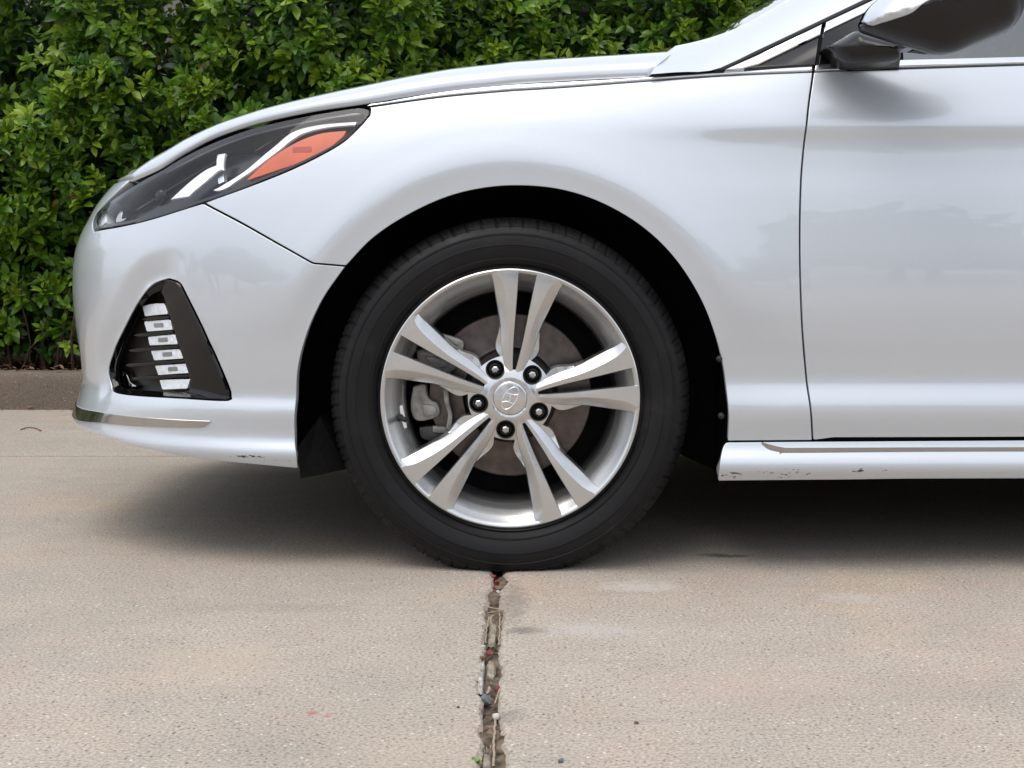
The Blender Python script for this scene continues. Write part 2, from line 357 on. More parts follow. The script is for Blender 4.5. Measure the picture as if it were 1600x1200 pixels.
def resample(pts, step=None, n=None, closed=False):
    pts = np.asarray(pts, float)
    if closed: pts = np.vstack([pts, pts[:1]])
    s = np.r_[0, np.cumsum(np.linalg.norm(np.diff(pts, axis=0), axis=1))]
    if n is None: n = max(2, int(round(s[-1] / step))) + (0 if closed else 1)
    t = np.linspace(0, s[-1], n, endpoint=not closed)
    return np.stack([np.interp(t, s, pts[:, k]) for k in range(pts.shape[1])], 1)

# ------------------------------------------------------------------ ground, joint, kerb, soil
def slab(name, xr, yr, edge_x, sgn, mat):
    """flat concrete slab, top at z = 0, whose edge along the joint is broken and drops into the joint"""
    V, Fc = [], []
    ys = np.r_[np.linspace(yr[0], -2.2, 6)[:-1], np.linspace(-2.2, .3, 620), np.linspace(.3, yr[1], 8)[1:]]
    r = np.random.default_rng(5 if sgn > 0 else 9)
    def wob(f, a): 
        k = np.arange(ys[0], ys[-1] + f, f); return np.interp(ys, k, r.normal(0, a, len(k)))
    ex = edge_x + wob(.35, .002) + wob(.09, .0018) + wob(.025, .0014) + wob(.008, .0008)
    for (c, wd, dp) in (([(-.07, .05, .016), (-.33, .035, .006), (-.62, .055, .010), (-.98, .06, .012), (-1.2, .05, .007)]) if sgn > 0 else [(-.30, .03, .006), (-.72, .05, .007), (-1.05, .06, .006)]):
        ex = ex + sgn * .75 * dp * np.exp(-((ys - c) / wd) ** 2)
    lip = np.abs(wob(.02, .0035)) + .003
    rows = [(np.full_like(ys, xr), 0 * ys), (ex + sgn * .25, 0 * ys), (ex + sgn * (lip * 2 + .01), 0 * ys), (ex + sgn * lip, -.0012 - .1 * lip), (ex, -.005 - .5 * lip), (ex - sgn * .001, -.045 + 0 * ys)]
    n = len(ys)
    for (x, z) in rows: V += list(zip(x, ys, z))
    for a in range(len(rows) - 1):
        for i in range(n - 1):
            q = (a * n + i, a * n + i + 1, (a + 1) * n + i + 1, (a + 1) * n + i)
            Fc.append(q if sgn > 0 else q[::-1])
    # the far edge of the slab drops into the gap before the gutter
    b = len(V)
    V += [(xr, yr[1], 0), (ex[-1], yr[1], 0), (ex[-1], yr[1] + .001, -.04), (xr, yr[1] + .001, -.04)]
    Fc.append((b, b + 1, b + 2, b + 3))
    return structure(mesh_obj(name, V, Fc, mat))
YJ = 1.672
JX = -.0285
slab('concrete_slab', -40, (-40, YJ), JX - .0105, -1, 'concrete')
slab('concrete_slab', 40, (-40, YJ), JX + .0105, 1, 'concrete_right')
def gutter():
    r = np.random.default_rng(3); xs = np.r_[-40, np.linspace(-3.5, 3.5, 300), 40]
    e = YJ + .015 + np.interp(xs, np.linspace(-4, 4, 260), r.normal(0, .0012, 260))
    V = [(x, y, -.03) for x, y in zip(xs, e)] + [(x, y, -.001) for x, y in zip(xs, e + .001)] + [(x, 3.19, -.001) for x in xs]
    n = len(xs); Fc = [(a * n + i, a * n + i + 1, (a + 1) * n + i + 1, (a + 1) * n + i) for a in range(2) for i in range(n - 1)]
    structure(mesh_obj('gutter_slab', V, Fc, 'gutter'))
gutter()
structure(mesh_obj('ground', [(-900, -900, -.05), (900, -900, -.05), (900, 900, -.05), (-900, 900, -.05)], [(0, 1, 2, 3)], 'ground'))
def joint_fill():
    ys = np.linspace(-2.4, .5, 700); xs = np.linspace(JX - .036, JX + .036, 40); r = np.random.default_rng(21)
    Z = r.normal(0, 1, (len(ys), len(xs)))
    acc = np.zeros_like(Z)
    for s in (1, 3, 8):
        K = np.exp(-.5 * (np.arange(-3 * s, 3 * s + 1) / s) ** 2); K /= K.sum()
        q = np.apply_along_axis(lambda v: np.convolve(v, K, 'same'), 0, Z); q = np.apply_along_axis(lambda v: np.convolve(v, K[len(K)//2-min(len(K)//2,12):len(K)//2+min(len(K)//2,12)+1], 'same'), 1, q)
        acc += q / q.std() * {1: .0012, 3: .0022, 8: .003}[s]
    V = [(x, y, -.0135 + min(acc[i, j], .0085)) for i, y in enumerate(ys) for j, x in enumerate(xs)]
    m = len(xs); Fc = [(i * m + j, i * m + j + 1, (i + 1) * m + j + 1, (i + 1) * m + j) for i in range(len(ys) - 1) for j in range(m - 1)]
    o = mesh_obj('joint_grit', V, Fc, 'joint', smooth=180); o['kind'] = 'stuff'; tag(o, 'dark grit and dirt lying in the joint between the concrete slabs', 'grit')
joint_fill()
def kerb():
    r = np.random.default_rng(8); xs = np.r_[-40, np.linspace(-4, 4, 400), 40]
    prof = [(3.172, -.03), (3.176, .02), (3.180, .10), (3.184, .133), (3.190, .146), (3.200, .1515), (3.215, .153), (3.335, .153), (3.34, .05)]
    V = []
    for (y, z) in prof:
        nz = np.interp(xs, np.linspace(-4, 4, 330), r.normal(0, .0022, 330))
        for x, d in zip(xs, nz): V.append((x, y + d, z + d * .6))
    n = len(xs); Fc = [(a * n + i, a * n + i + 1, (a + 1) * n + i + 1, (a + 1) * n + i) for a in range(len(prof) - 1) for i in range(n - 1)]
    structure(mesh_obj('kerb', V, Fc, 'kerb', smooth=50))
    xs = np.linspace(-6, 6, 160); ys = np.linspace(3.33, 5.2, 24)
    V = [(x, y, .125 + r.normal(0, .008)) for y in ys for x in xs]; n = len(xs)
    structure(mesh_obj('soil', V, [(a * n + i, a * n + i + 1, (a + 1) * n + i + 1, (a + 1) * n + i) for a in range(len(ys) - 1) for i in range(n - 1)], 'soil', smooth=180))
kerb()
def box_mesh(x0, x1, y0, y1, z0, z1):
    V = [(x0, y0, z0), (x1, y0, z0), (x1, y1, z0), (x0, y1, z0), (x0, y0, z1), (x1, y0, z1), (x1, y1, z1), (x0, y1, z1)]
    return V, [(0, 1, 5, 4), (1, 2, 6, 5), (2, 3, 7, 6), (3, 0, 4, 7), (4, 5, 6, 7), (3, 2, 1, 0)]
V, Fc = box_mesh(-14, 9, 4.75, 4.95, 0, 2.15)
wl = mesh_obj('garden_wall', V, Fc, 'wall'); tag(wl, 'pale rendered wall glimpsed through the bottom of the hedge', 'wall')

# ------------------------------------------------------------------ the car's side and nose surface
YC = .93
PE = 3.2; EX = 2 / PE
_t = np.r_[np.linspace(0, 1, 4001) ** 3 * (math.pi / 4), math.pi / 2 - (np.linspace(1, 0, 4001) ** 3 * (math.pi / 4))[1:]]
_x = .97 * np.sin(_t) ** EX; _y = .93 * np.cos(_t).clip(0) ** EX
_q = np.r_[0, np.cumsum(np.hypot(np.diff(_x), np.diff(_y)))]
QN = _q[-1]
SIDE_B = table([(1.0, -.11), (.95, -.078), (.90, -.053), (.84, -.035), (.76, -.018), (.66, -.006), (.56, 0), (.48, 0), (.42, -.003), (.36, -.0085), (.322, -.0125), (.297, -.0045), (.245, -.0125), (.217, .0005), (.19, -.012), (.1, -.06)], .0065)
SIDE_F = table([(1.0, -.115), (.95, -.078), (.90, -.051), (.85, -.033), (.80, -.021), (.70, -.0065), (.60, 0), (.5, .001), (.42, -.003), (.35, -.0095), (.305, -.009), (.25, -.016), (.1, -.06)], .014)
SIDE_D = table([(1.05, -.125), (.97, -.068), (.93, -.047), (.885, -.0285), (.84, -.0145), (.831, -.0130), (.80, -.0168), (.76, -.0145), (.70, -.0080), (.64, -.0035), (.56, 0), (.50, -.0005), (.44, -.0055), (.39, -.0135), (.355, -.0175), (.309, -.0045), (.303, -.004), (.25, -.0155), (.1, -.06)], .0042)
SIDE_S = table([(.30, -.022), (.247, -.013), (.234, -.010), (.203, .007), (.198, .0075), (.168, -.006), (.1, -.05)], .0028)
def side_off(x, z, mode):
    wb = sstep(-.22, -.42, x); wd = sstep(.10, .56, x)
    v = wb * SIDE_B(z) + (1 - wb) * ((1 - wd) * SIDE_F(z) + wd * SIDE_D(z))
    if mode == 1: v = SIDE_S(z) + 0 * x
    return v
SIL = [(560, 135), (450, 160), (350, 191), (300, 212), (240, 243), (200, 269), (168, 299), (146, 328), (137, 345), (125, 368), (116, 398), (113, 430), (113, 455), (115, 482), (120, 522), (126, 562), (128.5, 590), (125, 612), (118, 634), (114, 648), (112.5, 657), (118, 668), (150, 700)]
_c, _s = np.sin(_t) ** EX, np.cos(_t).clip(0) ** EX
def _sil_a(px, py):
    y = .38; kt = (CX - px) / F
    for _ in range(8):
        z = CH - (py - HY) * (D + y) / F
        b = YC + SIDE_B(z); yy = YC - b * _s
        lo, hi = .1, 1.4
        for _ in range(40):
            a = (lo + hi) / 2
            if (a * _c / (D + yy)).max() < kt: lo = a
            else: hi = a
        y = yy[np.argmax(a * _c / (D + yy))]
    return z, a
NOSE = table([_sil_a(*p) for p in SIL], .006)
ARX, ARZ = 0.0, .325
FOGB = None
FLARE = table([(.30, .002), (.38, .002), (.41, .0060), (.445, .0125), (.50, .0070), (.56, .002), (.62, 0), (.8, 0), (3.9, 0)], .0065, .2, 4.0)
def base(q, z, mode=0):
    q = np.asarray(q, float); z = np.asarray(z, float)
    qa = np.clip(-q, 0, QN); rear = np.clip(q - 2.95, 0, QN)
    tt = np.interp(np.maximum(qa, rear), _q, _t)
    c = np.sin(tt) ** EX; s = np.cos(tt).clip(0) ** EX
    A = NOSE(z)
    xr = 2.95 + c * (.86 - .10 * np.abs(z - .6))
    x = np.where(q < 0, -A * c, np.where(q > 2.95, xr, q))
    off = side_off(x, z, mode)
    r = np.hypot(x - ARX, z - ARZ); r2 = np.hypot(x - 2.805, z - ARZ)
    flare = FLARE
    up = sstep(.40, .56, z)
    fl = (flare(r) + flare(r2)) * up * (1 - sstep(.84, .92, z)) if mode == 0 else 0
    # smooth the crest a little
    y = YC - (YC + off) * s - fl * s
    if FOGB is not None and mode == 0:       # the skin dips towards the fog lamp pocket
        i = ((q - FOGB[0]) / .004); j = ((z - FOGB[1]) / .004); T = FOGB[2]
        ok = (i > 0) & (i < T.shape[0] - 2) & (j > 0) & (j < T.shape[1] - 2)
        if ok.any():
            i = np.clip(i, 0, T.shape[0] - 2); j = np.clip(j, 0, T.shape[1] - 2); a = i.astype(int); b = j.astype(int); u = i - a; v = j - b
            y = y + ok * (T[a, b] * (1 - u) * (1 - v) + T[a + 1, b] * u * (1 - v) + T[a, b + 1] * (1 - u) * v + T[a + 1, b + 1] * u * v)
    return np.stack([x, y, z], -1)
def surf(q, z, off=0., mode=0):
    q = np.asarray(q, float); z = np.asarray(z, float); e = .0012 if np.ndim(off) or abs(off) < .0055 else .022
    p = base(q, z, mode)
    n = np.cross(base(q + e, z, mode) - base(q - e, z, mode), base(q, z + e, mode) - base(q, z - e, mode))
    n /= np.linalg.norm(n, axis=-1, keepdims=True).clip(1e-12)
    return p + n * np.asarray(off)[..., None] if np.ndim(off) else p + n * off, n
_gq, _gz = np.meshgrid(np.linspace(-QN * .80, 2.6, 220), np.linspace(.16, .99, 130), indexing='ij')
_gp, _gn = surf(_gq.ravel(), _gz.ravel()); _gv = _gp - np.array([0, -D, CH])
_face = (_gn * _gv).sum(1) < -.02 * np.linalg.norm(_gv, axis=1)
_gpx = proj(_gp)
def inv(pts, off=0., mode=0):
    """photograph pixels -> (q, z) on the body surface"""
    pts = np.atleast_2d(np.asarray(pts, float)); out = np.zeros_like(pts)
    for i, p in enumerate(pts):
        d = ((_gpx - p) ** 2).sum(1); d[~_face] = 1e12; k = d.argmin(); out[i] = _gq.ravel()[k], _gz.ravel()[k]
    e = 5e-4
    for _ in range(12):
        q, z = out[:, 0], out[:, 1]
        f0 = proj(surf(q, z, off, mode)[0]); fq = (proj(surf(q + e, z, off, mode)[0]) - f0) / e; fz = (proj(surf(q, z + e, off, mode)[0]) - f0) / e
        r = pts - f0; det = fq[:, 0] * fz[:, 1] - fq[:, 1] * fz[:, 0]; det = np.where(np.abs(det) < 4e4, np.sign(det + 1e-9) * 4e4, det)
        dq = (r[:, 0] * fz[:, 1] - r[:, 1] * fz[:, 0]) / det; dz = (fq[:, 0] * r[:, 1] - fq[:, 1] * r[:, 0]) / det
        out += np.clip(np.stack([dq, dz], 1), -.03, .03)
    return out
def loop(*segs, off=0., mode=0, n=10):
    """closed outline in (q, z) from smooth segments; a key point is (px, py) or ('q', q, z)"""
    res = []
    need = [(p[0], p[1]) for sgm in segs for p in sgm if p[0] != 'q']
    KEYS = dict(zip(need, inv(need, off, mode))) if need else {}
    for sgm in segs:
        key = [np.array(p[1:], float) if p[0] == 'q' else KEYS[(p[0], p[1])] for p in sgm]
        c = catmull(key, n); res.append(c[:-1])
    c = np.vstack(res)
    keep = np.r_[True, np.linalg.norm(np.diff(c, axis=0), axis=1) > 1e-5]
    c = c[keep]
    if np.linalg.norm(c[0] - c[-1]) < 1e-5: c = c[:-1]
    return c
def area(l): return .5 * np.sum(l[:, 0] * np.roll(l[:, 1], -1) - np.roll(l[:, 0], -1) * l[:, 1])
def pip(pts, poly):
    x, y = pts[:, 0][:, None], pts[:, 1][:, None]; a = poly; b = np.roll(poly, -1, 0)
    cond = (a[None, :, 1] > y) != (b[None, :, 1] > y)
    with np.errstate(divide='ignore', invalid='ignore'):
        xi = (b[None, :, 0] - a[None, :, 0]) * (y - a[None, :, 1]) / (b[None, :, 1] - a[None, :, 1]) + a[None, :, 0]
    return (np.sum(cond & (x < xi), 1) % 2) == 1
def inset(l, d):
    """move a CCW loop inward by d"""
    e1 = l - np.roll(l, 1, 0); e2 = np.roll(l, -1, 0) - l
    e1 /= np.linalg.norm(e1, axis=1, keepdims=True).clip(1e-9); e2 /= np.linalg.norm(e2, axis=1, keepdims=True).clip(1e-9)
    n1 = np.stack([-e1[:, 1], e1[:, 0]], 1); n2 = np.stack([-e2[:, 1], e2[:, 0]], 1)
    m = n1 + n2; m /= np.linalg.norm(m, axis=1, keepdims=True).clip(1e-9)
    k = (m * n1).sum(1).clip(.45, 1)
    return l + m * (d / k)[:, None]
def tri2d(loops, spacing):
    """constrained triangulation of outer loop minus holes with interior points; returns 2D points, triangles, index lists of the loops"""
    pts = np.vstack(loops); edges = []; idx = []; s = 0
    for l in loops:
        ii = list(range(s, s + len(l))); idx.append(ii); edges += [(ii[k], ii[(k + 1) % len(ii)]) for k in range(len(ii))]; s += len(l)
    lo, hi = loops[0].min(0), loops[0].max(0)
    gx, gy = np.meshgrid(np.arange(lo[0], hi[0], spacing), np.arange(lo[1], hi[1], spacing * .866), indexing='ij')
    gx = gx + (np.arange(gx.shape[1]) % 2)[None, :] * spacing * .5
    G = np.stack([gx.ravel(), gy.ravel()], 1)
    ok = pip(G, loops[0])
    for h in loops[1:]: ok &= ~pip(G, h)
    G = G[ok]
    if len(G):
        md = np.full(len(G), 9.)
        for k in range(0, len(pts), 300):
            md = np.minimum(md, np.sqrt(((G[:, None, :] - pts[None, k:k + 300, :]) ** 2).sum(2)).min(1))
        G = G[md > spacing * .55]
    allp = np.vstack([pts, G])
    v, e, f, ov, oe, of = delaunay_2d_cdt([Vector(p) for p in allp], edges, [], 0, 1e-7)
    new = np.array([tuple(p) for p in v]); mp = {}
    for k, src in enumerate(ov):
        for i in src: mp[i] = k
    tri = np.array([tuple(t) for t in f]); cen = new[tri].mean(1)
    ok = pip(cen, loops[0])
    for h in loops[1:]: ok &= ~pip(cen, h)
    tri = tri[ok]
    a = new[tri[:, 1]] - new[tri[:, 0]]; b = new[tri[:, 2]] - new[tri[:, 0]]
    flip = (a[:, 0] * b[:, 1] - a[:, 1] * b[:, 0]) < 0; tri[flip] = tri[flip][:, ::-1]
    return new, tri, [[mp[i] for i in ii if i in mp] for ii in idx]
def sheet(name, outer, mat, parent, holes=(), spacing=.012, off=0., mode=0, gap=.0017, rnd=.0013, depth=.012, mirror=False, fn=None, edge_step=None, nup=0.):
    """a pressed panel lying on the body surface, with rounded and folded edges"""
    es = edge_step or spacing * .75
    loops = []
    for k, l in enumerate([outer] + list(holes)):
        if area(l) < 0: l = l[::-1]
        l = resample(l, step=es, closed=True)
        l = inset(l, (gap + rnd) * (1 if k == 0 else -1)); loops.append(l)
    p2, tri, idx = tri2d(loops, spacing)
    f = fn or (lambda q, z, o: surf(q, z, o, mode))
    P3, Nn = f(p2[:, 0], p2[:, 1], off)
    if nup: Nn = Nn + np.array([0, 0, nup]); Nn /= np.linalg.norm(Nn, axis=1, keepdims=True)      # normals tilted off the shape so the part mirrors more sky or ground
    V = [P3]; NN = [Nn]; Fc = [tuple(t) for t in tri]; c = len(P3)
    for k, ii in enumerate(idx):
        sg = 1 if k == 0 else -1
        l = p2[ii]; o1 = inset(l, -rnd * .8 * sg); o2 = inset(l, -rnd * sg)
        a, na = f(o1[:, 0], o1[:, 1], off - rnd * .5); b, nb = f(o2[:, 0], o2[:, 1], off - rnd * 1.3); d, nd = f(o2[:, 0], o2[:, 1], off - depth)
        outd = a - P3[ii]; outd -= Nn[ii] * (outd * Nn[ii]).sum(1, keepdims=True); outd /= np.linalg.norm(outd, axis=1, keepdims=True).clip(1e-9)
        V += [a, b, d]; NN += [Nn[ii] * .75 + outd * .65, outd * .97 + Nn[ii] * .2, outd]
        n = len(ii); rows = [list(ii), list(range(c, c + n)), list(range(c + n, c + 2 * n)), list(range(c + 2 * n, c + 3 * n))]; c += 3 * n
        for r in range(3):
            for i in range(n):
                j = (i + 1) % n; qd = (rows[r][i], rows[r + 1][i], rows[r + 1][j], rows[r][j])
                Fc.append(qd if sg > 0 else qd[::-1])
    V = np.vstack(V); NN = np.vstack(NN); NN /= np.linalg.norm(NN, axis=1, keepdims=True).clip(1e-9)
    if mirror:
        n = len(V); V2 = V.copy(); V2[:, 1] = 2 * YC - V2[:, 1]; N2 = NN.copy(); N2[:, 1] *= -1
        Fc = Fc + [tuple(i + n for i in reversed(t)) for t in Fc]; V = np.vstack([V, V2]); NN = np.vstack([NN, N2])
    return mesh_obj(name, V, Fc, mat, parent, normals=NN)
def mirrored(o, parent):
    c = o.copy(); COL.objects.link(c); c.parent = parent
    c.matrix_parent_inverse = Matrix.Translation(-Vector(parent['_base'])) if parent.get('_base') else Matrix()
    c.scale = (1, -1, 1); c.location = (0, 2 * YC, 0); return c

car = empty('parked_car', (1.4, YC, 0), 'silver sedan parked side-on across the concrete joint, its nose to the left', 'car')
car['_base'] = (1.4, YC, 0)

# outlines shared between panels
HL_BOT = [(147, 361), (190, 353), (240, 341), (318, 317), (400, 287), (470, 258), (530, 226), (560, 200), (577, 181)]
HL_TIP = [(577, 181), (578, 171), (563, 167)]
HL_TOP = [(563, 167), (500, 177), (437, 190), (390, 202), (336, 222), (292, 243), (256, 264.5), (230, 278), (205, 293), (172, 315), (152, 331)]
HL_LEFT = [(152, 331), (145, 347), (147, 361)]
SEAM = [(318, 317), (380, 350), (440, 384), (489, 411.5)]
SEAM2 = [(489, 411.5), (541, 416)]
ARCH_A = [(467, 733), (463, 700), (462, 640), (466, 580), (480, 523), (505, 468), (541, 416)]
ARCH_B = [(541, 416), (585, 371), (640, 335), (700, 308), (760, 294), (820, 291), (880, 298), (940, 318), (1000, 353), (1050, 400), (1090, 460), (1115, 520), (1130, 580), (1137, 640), (1136, 690)]
STRIP_LO = [(577, 167), (700, 150), (850, 138), (1000, 127), (1130, 118), (1271, 112)]
STRIP_HI = [(575, 163), (700, 141), (850, 128), (1012, 119), (1120, 111), (1273, 101)]
DOOR_F = [(1271, 112), (1263, 170), (1256, 230), (1251, 300), (1250, 400), (1253, 500), (1260, 590), (1267, 640), (1270, 689)]
SILL = [(1270, 689), (1136, 690)]
FOG_OUT = [(263, 436), (278, 441), (287, 453), (310, 499), (334, 550), (357, 604), (360, 619), (352, 625), (280, 621), (184, 613), (174, 600), (170, 578), (178, 550), (196, 511), (217, 472), (238, 446)]
FOG_IN = [(250, 455), (254, 462), (257, 470), (268, 502), (281, 544), (296, 588), (297, 600), (294, 611), (262, 612), (194, 606), (185, 598), (179, 576), (186, 552), (203, 515), (221, 480), (236, 462)]

# ---- bumper
def fog_dip():
    l = loop(FOG_OUT + FOG_OUT[:1]); l = l if area(l) > 0 else l[::-1]; l = resample(l, step=.006, closed=True)
    q0, z0 = l.min(0) - .09; q1, z1 = l.max(0) + .09
    gq, gz = np.meshgrid(np.arange(q0, q1, .004), np.arange(z0, z1, .004), indexing='ij'); p = np.stack([gq.ravel(), gz.ravel()], 1)
    dv = p[:, None] - l[None]; d = np.sqrt((dv ** 2).sum(2)); k = d.argmin(1); dm = d[np.arange(len(p)), k]
    n = dv[np.arange(len(p)), k] / dm[:, None].clip(1e-6); ins = pip(p, l)
    wt = np.clip(-n[:, 0] * .95 + n[:, 1] * .55, 0, 1); W = .060
    wi = np.clip(n[:, 0] * .95 - n[:, 1] * .55, 0, 1)
    T = np.where(ins, .008, .019 * np.clip(1 - dm / W, 0, 1) * wt).reshape(gq.shape); I = ins.reshape(gq.shape)
    for _ in range(500):                                  # a smooth membrane across the opening
        L = T.copy(); L[1:-1, 1:-1] = .25 * (T[:-2, 1:-1] + T[2:, 1:-1] + T[1:-1, :-2] + T[1:-1, 2:]); T = np.where(I, L, T)
    for _ in range(7):
        T[1:-1] = .25 * T[:-2] + .5 * T[1:-1] + .25 * T[2:]; T[:, 1:-1] = .25 * T[:, :-2] + .5 * T[:, 1:-1] + .25 * T[:, 2:]
    return (q0, z0, T)
FOGB = fog_dip()
qh = inv([(206, 280)])[0]
edge_front = [(152, 331), (168, 314), (186, 297), (206, 280)]
bump = loop(SEAM2[::-1], SEAM[::-1],
            [(318, 317), (240, 341), (190, 353), (147, 361)], [(147, 361), (145, 347), (152, 331)], edge_front,
            [(206, 280), ('q', -QN * .86, qh[1] + .004), ('q', -QN * .93, qh[1] + .012), ('q', -QN + .004, qh[1] + .015)],
            [('q', -QN + .004, qh[1] + .015), ('q', -QN + .004, qh[1] - .035)],
            [('q', -QN + .004, qh[1] - .035), ('q', -QN + .34, qh[1] - .06)], [('q', -QN + .34, qh[1] - .06), ('q', -QN + .36, .55), ('q', -QN + .26, .38)],
            [('q', -QN + .26, .38), ('q', -QN + .004, .36)], [('q', -QN + .004, .36), ('q', -QN + .004, .245)],
            [('q', -QN + .004, .245), ('q', -QN * .8, .242), (160, 682), (200, 695), (260, 709), (330, 720), (400, 727), (467, 733)],
            ARCH_A)
fog_hole = loop(FOG_OUT + FOG_OUT[:1])
bumper = sheet('front_bumper', bump, 'paint_bumper', car, holes=[fog_hole], spacing=.0085, mirror=True, depth=.016)

# ---- fender, strip, doors, skirt
fen = loop(HL_BOT[3:], [(577, 181), (578, 172), (577, 167)], STRIP_LO, DOOR_F, SILL, ARCH_B[::-1], SEAM2[::-1], SEAM[::-1])
fender = sheet('front_fender', fen, 'paint', car, spacing=.0072, depth=.014)
mirrored(fender, car)
strip = loop(STRIP_HI, [(1273, 101), (1271, 111)], STRIP_LO[::-1], [(577, 167), (575, 163)])
sheet('fender_trim_strip', strip, 'satin', car, spacing=.006, off=.0015, gap=.0022, rnd=.0022)
DOOR_T = [(1271, 112), (1330, 109.5), (1410, 107), (1600, 101), (1900, 92), (2160, 88)]
ZB = inv([(1500, 104)])[0, 1]
door = loop(DOOR_T[:1] + DOOR_T[1:5] + [('q', 1.62, ZB + .035)], [('q', 1.62, ZB + .035), ('q', 1.60, .6), ('q', 1.62, .252)],
            [('q', 1.62, .252), (1600, 684), (1270, 685)], DOOR_F[::-1])
fdoor = sheet('front_door', door, 'paint', car, spacing=.0095, depth=.016)
mirrored(fdoor, car)
rdoor = loop([('q', 1.62, ZB + .035), ('q', 2.1, ZB + .045), ('q', 2.5, ZB + .05)], [('q', 2.5, ZB + .05), ('q', 2.46, .70), ('q', 2.36, .50), ('q', 2.36, .252)],
             [('q', 2.36, .252), ('q', 1.62, .252)], [('q', 1.62, .252), ('q', 1.60, .6), ('q', 1.62, ZB + .035)])
mirrored(sheet('rear_door', rdoor, 'paint', car, spacing=.025, depth=.016), car)
th = np.linspace(math.pi * 1.08, -math.pi * .08, 24)
rarch = [('q', 2.805 + .40 * math.cos(a), ARZ + .40 * math.sin(a)) for a in th]
quarter = loop([('q', 2.5, ZB + .05), ('q', 3.0, ZB + .05), ('q', 3.3, ZB + .04), ('q', 2.95 + QN - .01, ZB + .02)],
               [('q', 2.95 + QN - .01, ZB + .02), ('q', 2.95 + QN - .01, .23)], [('q', 2.95 + QN - .01, .23), rarch[-1]], rarch[::-1],
               [rarch[0], ('q', 2.36, .25)], [('q', 2.36, .25), ('q', 2.36, .50), ('q', 2.46, .70), ('q', 2.5, ZB + .05)])
sheet('rear_quarter_panel', quarter, 'paint', car, spacing=.03, depth=.016, mirror=True)
SKT = [(1137, 690.5), (1270, 689.5), (1600, 687.5), (1900, 685)]
skirt = loop([(1121, 752), (1125, 720), (1131, 695), (1137, 690.5)], SKT + [('q', 2.36, .247)], [('q', 2.36, .247), ('q', 2.36, .172)], [('q', 2.36, .172), (1600, 748.5), (1300, 750.5), (1121, 752)], mode=1)
sk_trim = loop([(1187, 689.5), (1193, 697), (1203, 703), (1220, 706.5), (1250, 707.5), (1600, 705.5), ('q', 2.2, .224)], [('q', 2.2, .224), ('q', 2.2, .232)],
               [('q', 2.2, .232), (1600, 698.5), (1260, 699.5), (1225, 699), (1205, 695), (1187, 689.5)], mode=1)
skirt_o = sheet('side_skirt', skirt, 'paint_skirt', car, spacing=.0085, mode=1, depth=.03, gap=.0008)
sheet('chrome_strip', sk_trim, 'chrome_dark', skirt_o, spacing=.006, mode=1, off=.0022, gap=.0, rnd=.0018, depth=.006, nup=-.75)
mirrored(skirt_o, car)

# chrome blade along the bumper lip, round to the middle of the nose
blade = loop([(331, 657.5), (280, 655.5), (230, 652), (190, 648), (150, 642), (126, 637)] + [('q', -QN * .9, .272), ('q', -QN + .004, .274)], [('q', -QN + .004, .274), ('q', -QN + .004, .254)],
             [('q', -QN + .004, .254), ('q', -QN * .9, .254), (118, 655.5), (160, 661.5), (220, 666), (307, 668), (322, 665), (331, 657.5)])
sheet('chrome_blade', blade, 'chrome_dark', bumper, spacing=.006, off=.0025, gap=0., rnd=.0016, depth=.008, mirror=True)

# dark shell behind the panel gaps
hl_loop = loop(HL_BOT, HL_TIP, HL_TOP, HL_LEFT)
arc = [('q', .415 * math.cos(a), ARZ + .415 * math.sin(a)) for a in np.linspace(-math.pi * .08, math.pi * 1.08, 26)]
shell = loop([('q', 3.4, .26), arc[0]], arc, [arc[-1], ('q', -QN * .8, .27), ('q', -QN, .27)], [('q', -QN, .27), ('q', -QN, qh[1])], [('q', -QN, qh[1]), ('q', -QN * .86, qh[1] - .02), (203, 284)],
             [(203, 284), (256, 264), (336, 219), (437, 187), (563, 164)], [(563, 164), (700, 141), (850, 129), (1012, 120), (1273, 106)], [(1273, 106), ('q', 1.62, ZB + .01), ('q', 3.4, ZB + .01)], [('q', 3.4, ZB + .01), ('q', 3.4, .26)])
def grown(l, d):
    if area(l) < 0: l = l[::-1]
    return inset(resample(l, step=.01, closed=True), -d)
sheet('inner_body', shell, 'liner', car, holes=[inset(grown(hl_loop, 0.), .004), inset(grown(fog_hole, 0.), .004)], spacing=.03, off=-.017, depth=.004, mirror=True, edge_step=.015)

# grille
gr = loop([('q', -QN + .004, qh[1] - .038), ('q', -QN + .335, qh[1] - .063)], [('q', -QN + .335, qh[1] - .063), ('q', -QN + .355, .55), ('q', -QN + .257, .383)], [('q', -QN + .257, .383), ('q', -QN + .004, .363)], [('q', -QN + .004, .363), ('q', -QN + .004, qh[1] - .038)])
grille = sheet('grille', gr, 'gloss_black', car, spacing=.03, off=-.012, mirror=True)
for k in range(7):
    zz = .40 + k * .047
    sl = loop([('q', -QN + .004, zz), ('q', -QN + .30, zz)], [('q', -QN + .30, zz), ('q', -QN + .30, zz + .014)], [('q', -QN + .30, zz + .014), ('q', -QN + .004, zz + .014)], [('q', -QN + .004, zz + .014), ('q', -QN + .004, zz)])
    sheet('grille_bar', sl, 'chrome_dark', grille, spacing=.02, off=-.002, mirror=True, gap=0, depth=.01)

